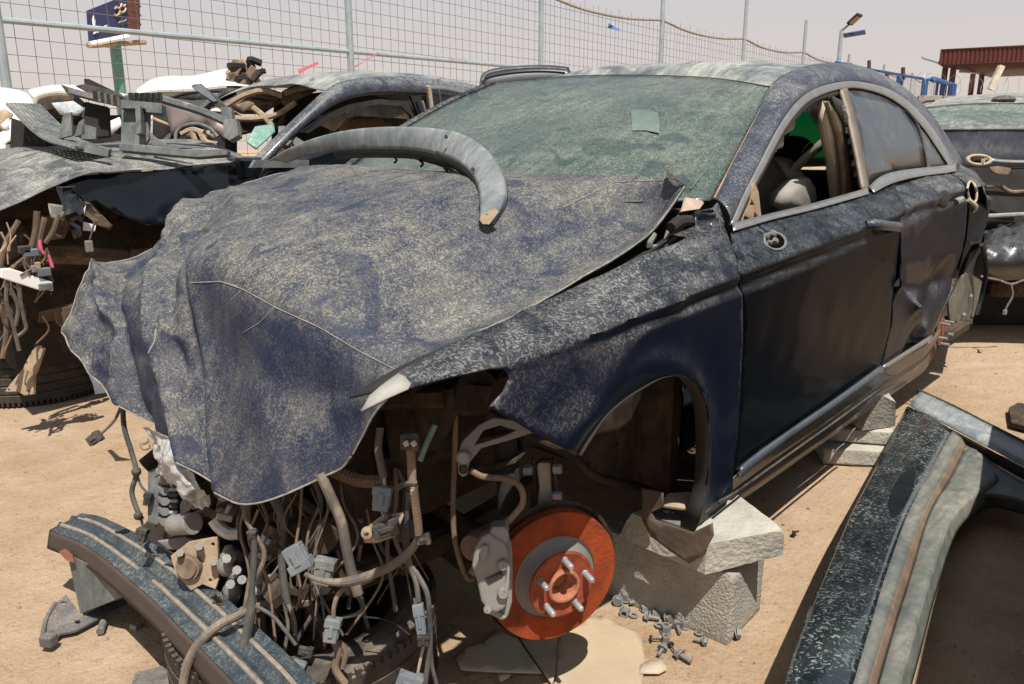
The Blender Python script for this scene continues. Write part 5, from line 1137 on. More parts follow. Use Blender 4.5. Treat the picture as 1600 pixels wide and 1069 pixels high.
# ---- cut body panel in the right foreground
def cutpanel():
    P_ = lambda a, b, z: at(a, b, 'z', z-.21)
    t = thing('cut_body_panel', 'cut off black glossy car body panel with a curved opening in the right foreground', 'body panel', (-.4, 1.4, GZ))
    m_gl = dusty('gloss_black_flecked', (.006, .009, .013), dust=(.26, .30, .28), film=.10, fleck=.75, rough=.16, coat=1.0, side=.6, scale=48, lo=.56, hi=.62, coarse=.75)
    m_in = dusty('panel_inner_grey', (.08, .095, .09), dust=(.36, .33, .27), film=.5, fleck=.1, rough=.5, side=.8, scale=20)
    za = lambda y: .26+.10*ss(610, 1069, y)
    A = [P_(a, b, za(b)) for a, b in ((1418, 636), (1375, 716), (1331, 798), (1290, 893), (1255, 980), (1226, 1069), (1195, 1160))]
    B = [P_(a, b, za(b)) for a, b in ((1488, 674), (1455, 735), (1421, 798), (1386, 893), (1358, 985), (1333, 1069), (1308, 1160))]
    loft('gloss_face', A, B, m_gl, t, nu=60, nv=10, bulge=.006, out=(0, 0, 1), thick=.004, off=1)
    loft('gloss_edge', A, [p+Vector((0, 0, -.03)) for p in A], m_dark, t, nu=40, nv=2, thick=.003)
    C_ = [P_(a, b, za(b)-.012) for a, b in ((1505, 680), (1476, 738), (1443, 800), (1410, 893), (1382, 985), (1356, 1069), (1330, 1160))]
    D_ = [P_(a, b, za(b)-.035) for a, b in ((1514, 690), (1488, 742), (1453, 802), (1424, 895), (1396, 985), (1372, 1069), (1346, 1160))]
    E_ = [P_(a, b, za(b)-.030) for a, b in ((1560, 745), (1525, 770), (1488, 806), (1455, 893), (1428, 985), (1403, 1069), (1378, 1160))]
    loft('seam_flange', [p+Vector((0, 0, .002)) for p in B], C_, m_in, t, nu=50, nv=2, thick=.003)
    loft('seal_channel', C_, D_, dusty('channel_brown', (.10, .07, .05), dust=(.30, .22, .15), film=.6, side=.7, fleck=.1), t, nu=50, nv=3, thick=.003)
    loft('inner_flange', D_, E_, m_in, t, nu=50, nv=8, bulge=.004, out=(0, 0, 1), thick=.003)
    F_ = [p+Vector((-.02, .015, -.06)) for p in E_]
    loft('opening_return', E_, F_, m_in, t, nu=50, nv=4, thick=.003)
    # corner gusset and the curved opening
    gt = [P_(1508, 690, .235), P_(1530, 708, .235), P_(1560, 730, .235), P_(1600, 756, .235), P_(1680, 800, .235)]
    gb_ = [P_(1486, 815, .226), P_(1500, 797, .226), P_(1522, 784, .226), P_(1560, 773, .226), P_(1680, 806, .226)]
    loft('corner_gusset', gt, gb_, m_in, t, nu=40, nv=8, thick=.003)
    loft('opening_return', gb_, [p+Vector((-.01, .006, -.05)) for p in gb_], m_black, t, nu=40, nv=4, thick=.003)
    # bright top member
    h0 = [P_(1438, 612, .275), P_(1500, 641, .275), P_(1560, 672, .275), P_(1620, 702, .275), P_(1720, 750, .275)]
    h1 = [P_(1421, 634, .27), P_(1485, 668, .27), P_(1545, 700, .27), P_(1605, 732, .27), P_(1710, 785, .27)]
    loft('top_member', h0, h1, dusty('member_grey_blue', (.12, .15, .18), dust=(.45, .45, .42), film=.45, side=.8, rough=.3, coat=.4), t, nu=30, nv=4, thick=.004, bulge=.004, out=(0, 0, 1))
    loft('member_side', [p+Vector((0, 0, -.004)) for p in h1[1:]], [p+Vector((-.006, .0, -.045)) for p in h1[1:]], m_dark, t, nu=30, nv=2, thick=.003)
    loft('member_back', [p+Vector((-.006, -.012, .012)) for p in h0], [p+Vector((-.008, -.012, -.06)) for p in h0], m_black, t, nu=30, nv=2, thick=.003)
    sh = [at(x_, y_, 'z', GZ+.01) for x_, y_ in ((1660, 1400), (1650, 1100), (1645, 900), (1640, 800), (1640, 740))]
    loft('shade_sheet', sh, [p+Vector((0, 0, .74)) for p in sh], m_black, t, nu=20, nv=6, bulge=.03, out=(0, 1, 0), thick=.01)  # added sheet outside the view, there to shade the panel's opening
    # legs of the cut shell down to the ground
    for px_, py_ in ((1440, 700), (1350, 860), (1290, 1040)):
        q = P_(px_, py_, za(py_)); box('support_web', (q.x, q.y, (q.z+GZ)/2-.006), (.03, .05, q.z-GZ-.02), m_dark, t, bevel=.004)
    plate('smudge', [P_(a, b, za(b)+.0105) for a, b in oval(1408, 770, 15, 42, 18, .42)], .0008, plain('rubbed_clean_gloss', (.008, .012, .015), .25), t)
cutpanel()

# ================================================================ NEIGHBOURING WRECKS
m_bpaint = dusty('black_car_paint', (.006, .008, .012), dust=(.30, .30, .28), film=.16, fleck=.22, rough=.2, coat=.5, side=.0, scale=60, spec=.3)
m_btop = dusty('black_bonnet_dust', (.02, .026, .036), dust=(.36, .35, .31), film=.62, fleck=.45, rough=.5, side=.4, scale=50)
m_brk2 = dusty('brown_dust_structure', (.06, .04, .028), dust=(.34, .24, .16), film=.7, fleck=.1, side=.45, rough=.85, scale=30)
m_greenglass = plain('shattered_green_glass', (.20, .34, .28), .35, 0, .15, 30, .5)
def Yl(px, y): return atl(px, 'y', y)
bc = thing('wrecked_coupe', 'black dusty wreck with a smashed front and torn wing at the left', 'car', (-1.2, -2.9, GZ))
def bn(u, v, p): return Vector((0, 0, .02*noise.noise(p*2.5)+.008*noise.noise(p*9)))
nearE = [at(-60, 345, 'y', -2.0), at(0, 327, 'y', -2.0), at(50, 306, 'y', -2.0), at(86, 291, 'y', -2.0), at(131, 273, 'y', -2.0), at(195, 268, 'y', -2.02), at(262, 263, 'y', -2.05), at(330, 256, 'y', -2.08), at(392, 252, 'y', -2.08)]
farE = [Vector((p.x-.0, p.y-1.5, p.z+.02)) for p in nearE]
midE = [a.lerp(b, .4)+Vector((0, 0, .10)) for a, b in zip(nearE, farE)]
V, F = grid([nearE, [a.lerp(b, .12)+Vector((0, 0, .05)) for a, b in zip(nearE, farE)], midE, [a.lerp(b, .8)+Vector((0, 0, .09)) for a, b in zip(nearE, farE)], farE], 60, 30, lambda u, v, p: .014*noise.noise(p*2.5)+.006*noise.noise(p*8))
mk('bonnet', V, F, m_btop, bc, thick=.004)
def fd(p): return .02*noise.noise(p*3)+.012*noise.noise(p*9)
plate('wing', Yl([(84, 294), (131, 275), (195, 270), (262, 266), (330, 259), (400, 252), (410, 262), (392, 300), (345, 318), (311, 332), (285, 349), (225, 352), (180, 334), (150, 316), (120, 326), (100, 306)], -2.03), .008, plain('gloss_black_paint', (.006, .008, .011), .16, 0, .1, 3, 0, spec=.4), bc, step=.03, disp=lambda p: .035*math.sin((p.z-.9)*9)+.02*noise.noise(p*3)+.01*noise.noise(p*11))
def torn(px, y, name, mat, am=.03): return plate(name, Yl(px, y), .004, mat, bc, step=.02, disp=lambda p: am*.7*noise.noise(p*9)+am*.5*noise.noise(p*26), auto=20)
torn([(90, 292), (118, 292), (135, 320), (130, 370), (116, 374), (100, 336)], -1.9, 'torn_wing_edge', m_bpaint, .05)
torn([(122, 312), (142, 318), (160, 336), (176, 352), (172, 360), (150, 350), (132, 334)], -1.95, 'torn_wing_edge', m_brk2, .04)
torn([(75, 318), (105, 322), (100, 345), (78, 340)], -2.0, 'torn_wing_edge', m_alu)
torn([(125, 345), (150, 352), (148, 362), (128, 360)], -1.95, 'torn_wing_edge', m_white, .01)
plate('wheel_house', Yl([(60, 300), (400, 280), (400, 520), (330, 560), (60, 560), (-60, 470), (-60, 330)], -2.45), .02, m_under, bc, step=.08, disp=lambda p: .05*noise.noise(p*4), holes=[Yl(oval(198, 385, 5, 4, 8), -2.45)])
box('inner_body', (-1.0, -3.0, .45), (2.4, 1.1, .75), m_dark, bc, bevel=.05)
box('chassis', (-1.9, -3.0, .14), (3.0, 1.3, .12), m_under, bc, bevel=.02)
tube('chassis_rail', Yl([(60, 395), (160, 400), (300, 420)], -2.25), .05, m_brk2, bc, n=6)
torn([(205, 390), (235, 388), (240, 410), (225, 425), (200, 412)], -2.2, 'bracket', m_brk2); torn([(100, 480), (112, 474), (118, 492), (104, 498)], -2.2, 'bracket', m_brk2)
plate('splash_panel', Yl([(62, 488), (112, 474), (112, 486), (90, 500), (60, 505)], -2.3), .01, m_brk2, bc)
plate('splash_panel', Yl([(85, 485), (112, 478), (120, 500), (100, 515), (88, 505)], -1.9), .01, m_brk2, bc)
# front structure covered in brown dust, with the fuse box hanging out
for k, (l, r) in enumerate((([(58, 330), (56, 360), (44, 400), (20, 420), (8, 450)], .022), ([(30, 345), (10, 380), (0, 420)], .02), ([(70, 340), (62, 372), (60, 400)], .025), ([(-10, 440), (6, 480), (10, 520), (4, 560)], .018), ([(90, 335), (84, 360), (70, 380)], .02))):
    tube('front_strut', Yl(l, -2.0), r*.6, m_brk2, bc, n=8)
torn([(52, 335), (100, 340), (108, 352), (100, 372), (62, 378), (50, 360)], -2.1, 'front_plate', m_brk2, .04); torn([(0, 370), (40, 362), (30, 400), (0, 410)], -2.1, 'front_plate', m_brk2, .03)
fb = plate('fuse_tray', Yl([(0, 420), (15, 419), (80, 440), (82, 454), (56, 452), (0, 434)], -1.85), .03, m_white, bc, bevel=.004)
for k, (a, b, ww, hh, m) in enumerate(((48, 395, .055, .03, m_conn), (38, 390, .04, .03, m_black), (68, 425, .05, .035, m_conn), (70, 448, .05, .03, m_greyp), (52, 420, .02, .03, m_cast), (58, 415, .02, .03, m_tan))):
    box('relay', at(a, b, 'y', -1.84), (ww, .03, hh), m, fb, frame3((0, 0, 1), (1, 0, .35*(k-2)*.2)), .004)
for k in range(14):
    random.seed(60+k); x0, y0 = random.uniform(45, 75), random.uniform(385, 400)
    tube('wire', Yl([(x0, y0), (x0-5+random.uniform(-8, 8), y0+20), (random.uniform(25, 72), 430)], -1.86+random.uniform(-.03, .03)), .004, random.choice([m_tan, m_brk2, m_hose, m_cabled]), bc, smooth=10, n=5)
tube('pink_wire', Yl([(62, 375), (65, 392), (76, 402), (82, 418)], -1.84), .007, plain('pink_wire', (.65, .12, .22), .5, 0, .05), bc)
for l in ([(12, 436), (10, 470), (20, 505), (26, 530), (30, 548)], [(30, 440), (32, 470), (38, 500), (40, 515), (24, 528)], [(16, 450), (28, 480), (24, 510)]): tube('wire', Yl(l, -1.85), .008, m_cable, bc, n=6)
torn([(0, 475), (40, 474), (42, 492), (20, 498), (0, 496)], -1.9, 'front_plate', m_brk2, .02)
for k in range(18):
    random.seed(90+k); x0, y0 = random.uniform(-5, 70), random.uniform(330, 520)
    tube('thin_wire', Yl([(x0, y0), (x0+random.uniform(-20, 20), y0+20), (x0+random.uniform(-25, 25), y0+45)], -2.0+random.uniform(-.1, .1)), random.uniform(.002, .0055), random.choice([m_brk2, m_hose, m_under, m_tan, m_cabled]), bc, smooth=8, n=5)
tube('hanging_plug_wire', Yl([(148, 345), (144, 362), (140, 375)], -1.9), .004, m_cabled, bc); box('hanging_plug', at(139, 385, 'y', -1.9), (.03, .02, .05), m_cast, bc, bevel=.004)
# cabin: pillar, roof, door opening
rl_o = Yl([(388, 262), (400, 246), (440, 206), (480, 168), (508, 143), (540, 127), (590, 121), (650, 122), (710, 127), (762, 139), (800, 150)], -2.1)
rl_o = [Vector((p.x, p.y, p.z)) for p in rl_o]
rl_i = Yl([(412, 262), (425, 246), (462, 209), (500, 178), (530, 160), (560, 151), (600, 147), (650, 148), (700, 152), (755, 160), (800, 168)], -2.05)
loft('roof_rail', rl_o, rl_i, dusty('black_pillar_dust', (.012, .018, .035), dust=(.38, .38, .36), film=.4, fleck=.6, rough=.3, coat=.4, side=.3, scale=60), bc, nu=80, nv=8, bulge=.02, out=(0, 1, .4), thick=.006)
rf = [p+Vector((0, -.01, .002)) for p in rl_o[4:]]; rows = [rf, [p+Vector((-.02, -.3, .05)) for p in rf], [p+Vector((-.03, -.8, .06)) for p in rf], [p+Vector((0, -1.25, 0)) for p in rf]]
V, F = grid(rows, 40, 16, lambda u, v, p: .012*noise.noise(p*5)); mk('roof', V, F, m_roof, bc, thick=.004)
far_rl = [p+Vector((0, -1.25, 0)) for p in rl_o[:6]]; tube('far_pillar', far_rl, .03, m_bpaint, bc)
plate('door_skin', Yl([(412, 262), (500, 235), (600, 218), (660, 206), (690, 204), (690, 360), (420, 400), (395, 300)], -2.0), .01, m_bpaint, bc, step=.08, disp=lambda p: .01*noise.noise(p*4))
plate('rear_door_skin', Yl([(694, 204), (800, 190), (860, 200), (860, 330), (694, 360)], -2.0), .01, m_bpaint, bc)
plate('opening_seal', Yl([(470, 206), (510, 178), (545, 163), (590, 155), (632, 158), (648, 176), (658, 206), (650, 206), (640, 180), (624, 166), (590, 163), (548, 171), (515, 186), (480, 208)], -2.07), .03, m_black, bc)
plate('pillar_cover', Yl([(636, 168), (645, 172), (658, 206), (655, 215), (642, 215)], -2.12), .03, m_beige, bc)
plate('pillar_panel', Yl([(640, 150), (668, 150), (672, 165), (676, 215), (660, 215), (652, 180)], -2.04), .02, m_bpaint, bc)
for k in range(5): tube('latch_hardware', Yl([(660+k*2, 158+k*6), (664+k*2, 172+k*7)], -2.0), .008, [m_alu, m_conn, m_blue, m_film, m_alu][k], bc, smooth=4)
loft('rear_window_trim', Yl([(668, 134), (700, 136), (760, 150)], -2.02), Yl([(668, 141), (700, 143), (756, 158)], -2.01), m_chrome, bc, nu=16, nv=1, thick=.01)
tube('window_post', Yl([(668, 134), (672, 150), (678, 200)], -2.0), .014, m_beige, bc); tube('window_post', Yl([(686, 140), (690, 170), (694, 200)], -2.0), .005, m_greyp, bc)
plate('rear_glass', Yl([(672, 140), (760, 156), (740, 200), (680, 204)], -2.05), .006, plain('dark_tint', (.02, .03, .035), .12), bc)
plate('curtain_airbag', Yl([(535, 168), (560, 160), (610, 158), (634, 172), (640, 185), (610, 184), (570, 182), (545, 184)], -2.3), .01, m_film, bc, step=.04, disp=lambda p: .05*noise.noise(p*7))
plate('curtain_airbag', Yl([(500, 196), (530, 172), (545, 180), (520, 206)], -2.25), .01, m_tan, bc, step=.04, disp=lambda p: .04*noise.noise(p*7))
plate('seat_back', Yl([(536, 180), (585, 178), (605, 190), (610, 230), (532, 230)], -2.55), .12, plain('brown_seat', (.16, .10, .07), .8), bc, bevel=.03)
plate('cabin_back', Yl([(430, 150), (680, 130), (680, 260), (420, 290)], -3.3), .02, m_dark, bc)
plate('far_door_card', Yl([(440, 190), (520, 170), (530, 240), (440, 260)], -3.1), .03, m_dark, bc)
box('cowl', at(400, 262, 'y', -2.3), (.5, .5, .12), m_bpaint, bc, bevel=.02)
t0 = at(487, 216, 'y', -2.35); MB().lathe(t0, Vector((.8, .6, .3)), [(.13, .02), (.15, .01), (.155, -.01), (.13, -.02), (.115, 0), (.13, .02)], 28).mk('steering_wheel', m_black, bc)
for k in range(8): random.seed(k); box('dash_bit', at(random.uniform(425, 500), random.uniform(205, 240), 'y', -2.2), (random.uniform(.04, .12), .05, random.uniform(.03, .08)), random.choice([m_greyp, m_alu, m_black, m_brk2]), bc, frame3((random.uniform(-1, 1), 1, random.uniform(-1, 1))), .005)
plate('broken_windscreen', [at(385, 222, 'd', 4.3), at(398, 200, 'd', 4.4), at(428, 193, 'd', 4.5), at(430, 205, 'd', 4.45), at(400, 235, 'd', 4.3)], .01, m_greenglass, bc, step=.03, disp=lambda p: .02*noise.noise(p*9))
mk('mirror_sail', [at(388, 262, 'y', -1.98), at(395, 250, 'y', -1.98), at(478, 250, 'y', -1.98), at(478, 262, 'y', -1.98)], [(0, 1, 2, 3)], m_greyp, bc, thick=.03, smooth=False)

# crumpled brown underside of a bonnet peeled open behind
pb = thing('torn_bonnet', 'crumpled torn bonnet with brown underside leaning behind the black wreck', 'car part', at(420, 150, 'd', 5.0)*1.0)
def cb(px, name, d, mat, am, hollow=0): 
    V = atl(px, 'd', d); return plate(name, V, .012, mat, pb, step=.04, disp=lambda p: am*noise.noise(p*5)+am*.4*noise.noise(p*14), auto=30)
cb([(352, 165), (372, 146), (410, 138), (440, 148), (444, 158), (410, 178), (380, 180)], 'outer_sheet', 5.0, m_brk2, .14)
cb([(440, 142), (470, 134), (498, 134), (496, 144), (470, 158), (450, 172), (438, 158)], 'outer_sheet', 4.9, m_brk2, .10)
cb([(364, 150), (400, 140), (438, 150), (432, 156), (400, 152)], 'dark_liner', 4.95, m_hose, .05)
for l in ([(350, 168), (380, 150), (412, 142), (442, 150)], [(444, 146), (470, 138), (500, 134)], [(350, 182), (390, 186), (430, 180), (462, 160)], [(395, 168), (410, 180), (424, 196)]): tube('bent_edge', atl(l, 'd', 4.85), .018, m_tan, pb, n=6)
cb([(348, 168), (380, 182), (430, 186), (452, 176), (440, 200), (410, 200), (375, 214), (350, 200)], 'lower_sheet', 5.05, m_under, .10)
# grille and radiator frame lying on the black bonnet
gr = thing('broken_grille', 'broken black plastic lower grille lying on the bonnet of the black wreck', 'grille', at(100, 235, 'd', 3.7))
ga, gb2, gc, gd = at(12, 163, 'd', 3.9), at(60, 165, 'd', 4.2), at(172, 236, 'd', 3.75), at(120, 232, 'd', 3.5)
for k in range(9):
    f = k/8; A_, B_ = ga.lerp(gb2, f), gd.lerp(gc, f)
    tube('slat', [A_, A_.lerp(B_, .5)-UP*.05, B_], .012, m_greyp, gr, smooth=8, n=5)
for k in range(16):
    f = k/15; A_, B_ = ga.lerp(gd, f)-UP*.05*4*f*(1-f), gb2.lerp(gc, f)-UP*.05*4*f*(1-f); tube('rib', [A_, B_], .008, m_black, gr, smooth=2, n=4)
for px in ([(92, 218), (100, 180), (112, 176), (114, 212)], [(118, 214), (124, 192), (132, 186), (134, 210)], [(128, 218), (130, 194), (152, 200), (151, 218)]): plate('end_wall', atl(px, 'd', 3.72), .015, m_greyp, gr)
plate('front_lip', atl([(120, 230), (126, 222), (172, 234), (170, 246), (122, 236)], 'd', 3.55), .02, m_greyp, gr)
rs = thing('radiator_frame', 'broken grey plastic radiator support frame standing on the black bonnet', 'car part', at(250, 235, 'd', 3.8))
def rp_(name, px, d, th=.02, mat=None): return plate(name, atl(px, 'd', d), th, mat or m_greyp, rs, bevel=.003)
rp_('upright', [(191, 158), (216, 162), (216, 170), (235, 172), (234, 218), (222, 236), (190, 233)], 3.85)
rp_('upright_rib', [(214, 168), (222, 166), (224, 210), (216, 212)], 3.80, .04); rp_('box_section', [(192, 158), (256, 164), (256, 180), (232, 178), (230, 172), (192, 172)], 3.82, .05)
rp_('lower_bar', [(190, 226), (224, 228), (300, 236), (358, 236), (358, 244), (310, 248), (224, 240), (190, 237)], 3.75, .05)
rp_('brace', [(234, 205), (242, 214), (262, 226), (300, 232), (262, 234), (238, 228)], 3.80, .02); rp_('end_bracket', [(352, 190), (372, 188), (376, 214), (362, 222), (352, 216)], 3.85, .06); rp_('end_bracket', [(346, 170), (364, 170), (366, 190), (352, 192)], 3.9, .05)
rp_('upper_bar', [(110, 138), (145, 148), (196, 156), (196, 164), (150, 158), (112, 148)], 3.95, .06); rp_('upper_bar_rough', [(120, 136), (135, 133), (188, 146), (196, 158), (150, 152)], 4.0, .04, m_black)
tube('cross_bar', atl([(196, 155), (240, 152), (262, 158), (320, 176), (368, 198)], 'd', 4.1), .022, m_greyp, rs, n=6)
for k in range(10): q = at(150+k*5, 150+k*1.2, 'd', 3.9); box('rib', q, (.02, .03, .05), m_greyp if k % 2 else m_black, rs, bevel=0)
for k in range(6): box('rib', at(205+k*9, 153, 'd', 4.05), (.015, .03, .05), m_black, rs, bevel=0)
rp_('dark_shroud', [(135, 160), (170, 168), (172, 214), (150, 216), (133, 190)], 4.0, .03, m_dark); rp_('dark_shroud', [(20, 185), (80, 205), (76, 230), (18, 232)], 4.1, .03, m_dark)
rp_('spear', [(96, 133), (104, 135), (134, 162), (130, 168), (112, 156)], 4.0, .02, m_black); rp_('spear', [(132, 124), (140, 124), (190, 148), (196, 156), (170, 150), (134, 136)], 4.2, .02, m_dark)
rp_('spear', [(300, 136), (306, 133), (316, 132), (366, 176), (350, 176)], 4.1, .03, m_black); rp_('spear_edge', [(300, 137), (310, 132), (316, 134), (340, 158), (334, 160)], 4.08, .01, m_conn)

# ---- white cars and the mauve wing behind
wc = thing('white_car', 'white wrecked car at the far left edge behind the black wreck', 'car', at(40, 233, 'd', 5.2))
wc.location.z = GZ
def wp(par, name, px, d, mat, am=.03, th=.01, **k): return plate(name, atl(px, 'd', d), th, mat, par, step=.06, disp=lambda p: am*noise.noise(p*2), **k)
rows = [atl([(-60, 136), (-20, 137), (10, 138), (42, 146), (60, 166)], 'd', 5.5), atl([(-60, 148), (-20, 148), (8, 150), (36, 158), (56, 172)], 'd', 5.1), atl([(-60, 175), (-20, 175), (5, 175), (28, 172), (52, 180)], 'd', 4.8), atl([(-60, 230), (-20, 230), (0, 228), (16, 222), (30, 215)], 'd', 4.7)]
V, F = grid(rows, 20, 14); mk('wing', V, F, m_white, wc, thick=.005)
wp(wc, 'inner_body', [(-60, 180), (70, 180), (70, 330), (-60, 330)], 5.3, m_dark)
wp(wc, 'brown_bracket', [(0, 176), (12, 172), (24, 180), (8, 206), (-4, 212)], 4.6, m_tan, .05); wp(wc, 'white_flap', [(4, 196), (16, 186), (16, 204), (8, 206)], 4.55, m_white)
wp(wc, 'bumper_edge', [(-10, 228), (50, 224), (54, 230), (-10, 240)], 4.7, m_white)
wb = thing('white_car', 'white wrecked car whose open wheel arch shows left of the green billboard pole', 'car', at(110, 233, 'd', 5.3)); wb.location.z = GZ
rows = [atl([(44, 141), (80, 134), (120, 134), (160, 142), (200, 148)], 'd', 5.9), atl([(46, 146), (80, 140), (120, 139), (160, 146), (200, 152)], 'd', 5.6), atl([(52, 152), (80, 148), (120, 150), (150, 158), (190, 166)], 'd', 5.45)]
V, F = grid(rows, 20, 8); mk('bonnet', V, F, m_white, wb, thick=.005)
tube('arch_lip', atl([(54, 164), (62, 152), (90, 146), (118, 150), (134, 162), (132, 184)], 'd', 5.3), .02, m_beige, wb); wp(wb, 'arch_liner', [(56, 164), (64, 154), (92, 149), (118, 153), (132, 164), (130, 188), (60, 186)], 5.4, m_under)
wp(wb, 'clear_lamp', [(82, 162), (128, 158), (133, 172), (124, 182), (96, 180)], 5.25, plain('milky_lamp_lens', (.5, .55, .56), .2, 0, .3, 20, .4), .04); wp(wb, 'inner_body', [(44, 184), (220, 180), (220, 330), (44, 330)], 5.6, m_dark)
wp(wb, 'bumper', [(160, 196), (188, 184), (192, 196), (174, 212), (164, 208)], 5.0, m_white, .02)
wd = thing('white_car', 'white wrecked car with jumbled engine scrap on top behind the mauve wing', 'car', at(310, 233, 'd', 6.2)); wd.location.z = GZ
rows = [atl([(212, 142), (240, 124), (300, 120), (350, 110), (372, 112), (396, 134)], 'd', 6.7), atl([(214, 144), (240, 130), (300, 126), (350, 120), (380, 126), (402, 138)], 'd', 6.3), atl([(214, 148), (250, 142), (300, 140), (350, 136), (390, 136), (430, 140)], 'd', 6.0)]
V, F = grid(rows, 30, 10, lambda u, v, p: .03*noise.noise(p*3)); mk('roof', V, F, m_white, wd, thick=.005)
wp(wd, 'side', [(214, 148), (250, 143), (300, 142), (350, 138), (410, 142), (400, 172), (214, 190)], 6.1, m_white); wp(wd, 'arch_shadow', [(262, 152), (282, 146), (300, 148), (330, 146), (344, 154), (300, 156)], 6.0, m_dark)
tube('roof_gutter', atl([(264, 156), (284, 148), (320, 143), (360, 143)], 'd', 5.9), .012, m_under, wd)
wp(wd, 'window_glass', [(300, 146), (346, 144), (352, 154), (306, 156)], 5.95, m_glassd)
es = thing('engine_scrap', 'small jumble of dark and brown engine scrap on top of the white wreck', 'scrap', at(378, 130, 'd', 6.2))
random.seed(21)
for k in range(22):
    p = at(random.uniform(362, 396), random.uniform(104, 134), 'd', random.uniform(6.1, 6.3))
    if k % 2: box('scrap_block', p, (random.uniform(.05, .13), random.uniform(.05, .1), random.uniform(.04, .1)), random.choice([m_dark, m_brk2, m_under, m_hose]), es, frame3((random.uniform(-1, 1), random.uniform(-1, 1), 1)), .008)
    else: tube('scrap_pipe', [p, p+Vector((random.uniform(-.1, .1), 0, random.uniform(-.1, .1))), p+Vector((random.uniform(-.15, .15), .05, random.uniform(-.15, .1)))], random.uniform(.015, .03), random.choice([m_dark, m_brk2, m_tan]), es, smooth=8, n=6)
box('scrap_cap', at(369, 103, 'd', 6.2), (.12, .08, .04), m_dark, es)
mv = thing('mauve_car', 'mauve brown front wing and door of a stripped car behind the radiator frame', 'car', at(300, 233, 'd', 5.0)); mv.location.z = GZ
wp(mv, 'wing', [(258, 158), (282, 160), (346, 186), (356, 210), (350, 222), (338, 206), (322, 198), (300, 194), (284, 200), (276, 216), (268, 210), (262, 180)], 4.9, m_mauve)
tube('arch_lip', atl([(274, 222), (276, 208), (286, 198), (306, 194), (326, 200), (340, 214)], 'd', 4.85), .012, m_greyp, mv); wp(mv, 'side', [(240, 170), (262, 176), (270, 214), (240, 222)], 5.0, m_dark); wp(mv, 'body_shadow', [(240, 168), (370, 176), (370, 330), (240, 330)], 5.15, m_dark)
wp(mv, 'tan_strip', [(238, 182), (262, 192), (266, 198), (240, 188)], 4.85, m_tan, 0)
for k in range(7): random.seed(k+5); wp(mv, 'brake_bit', [(290+k*6, 205), (298+k*6, 204), (300+k*6, 216), (292+k*6, 218)], 4.8+.02*k, random.choice([m_tan, m_alu, m_brk2, m_beige]), .02)
for l in ([(283, 210), (300, 203), (318, 208)], [(300, 206), (306, 222)], [(312, 206), (322, 222), (340, 226)]): tube('suspension_arm', atl(l, 'd', 4.8), .018, m_tan, mv, n=6)

# black boot spoiler / rear of another dark car beyond the roof
sp = thing('dark_car', 'dark rear spoiler and boot of a car just visible above the main roof line', 'car', at(815, 233, 'd', 7.2)); sp.location.z = GZ
rows = [atl([(752, 134), (756, 118), (775, 110), (810, 106), (850, 105), (884, 108)], 'd', 7.3), atl([(754, 136), (760, 124), (785, 117), (820, 112), (860, 110), (890, 112)], 'd', 7.1), atl([(754, 150), (770, 150), (800, 150), (830, 150), (860, 150), (900, 150)], 'd', 7.1)]
V, F = grid(rows, 24, 10); mk('spoiler', V, F, plain('dark_spoiler', (.03, .032, .042), .4, 0, .1, 3, 0), sp, thick=.02); plate('boot', atl([(740, 140), (900, 140), (900, 330), (740, 330)], 'd', 7.3), .05, m_bpaint, sp)
tube('spoiler_edge', atl([(754, 126), (762, 115), (790, 109), (830, 106), (866, 107), (884, 109)], 'd', 7.05), .010, m_greyp, sp)

# ---- dark sedan seen from behind at the right edge
rc = thing('hatchback', 'dark dusty sedan seen from behind at the right edge with an empty tail lamp opening', 'car', at(1600, 233, 'd', 6)); rc.location.z = GZ
rows = [atl([(1434, 168), (1460, 158), (1500, 152), (1560, 148), (1640, 148), (1720, 152)], 'd', 7.4), atl([(1436, 170), (1462, 161), (1505, 155), (1560, 152), (1640, 152), (1720, 157)], 'd', 6.9), atl([(1438, 172), (1470, 167), (1510, 164), (1560, 163), (1640, 163), (1720, 168)], 'd', 6.2)]
V, F = grid(rows, 30, 14); mk('roof', V, F, dusty('pale_dusty_roof', (.07, .09, .09), dust=(.36, .36, .32), film=1.1, fleck=.2, side=.6, rough=.7), rc, thick=.01)
loft('rear_screen', atl([(1438, 172), (1470, 168), (1510, 165), (1560, 164), (1640, 164), (1720, 169)], 'd', 6.19), atl([(1440, 199), (1475, 199), (1520, 198), (1560, 198), (1640, 199), (1720, 202)], 'd', 5.55), dusty('rear_screen_dust', (.045, .07, .065), dust=(.25, .275, .235), film=.6, fleck=.5, side=.7, rough=.4, scale=28), rc, nu=40, nv=8, thick=.01)
tube('screen_gap', atl([(1438, 171), (1470, 167), (1510, 164), (1560, 163), (1640, 163)], 'd', 6.18), .012, m_black, rc)
tube('rail', atl([(1434, 170), (1442, 160), (1460, 157)], 'd', 7.0), .012, m_black, rc)
MB().sphere(at(1568, 156, 'd', 6.3), 1, 6, (.09, .09, .035)).mk('aerial_fin', m_black, rc)
loft('boot_lid', atl([(1440, 199), (1475, 200), (1520, 199), (1560, 199), (1640, 200), (1720, 203)], 'd', 5.55), atl([(1440, 265), (1475, 266), (1520, 266), (1560, 264), (1640, 265), (1720, 268)], 'd', 5.35), dusty('boot_black_paint', (.006, .007, .011), dust=(.2, .2, .2), film=.12, fleck=.1, side=.1, rough=.3, coat=.5), rc, nu=30, nv=10, bulge=.06, out=-FW, thick=.01)
loft('boot_lip', atl([(1450, 198), (1520, 197), (1600, 197), (1720, 200)], 'd', 5.54), atl([(1450, 204), (1520, 204), (1600, 204), (1720, 208)], 'd', 5.48), m_greyp, rc, nu=20, nv=2, thick=.012)
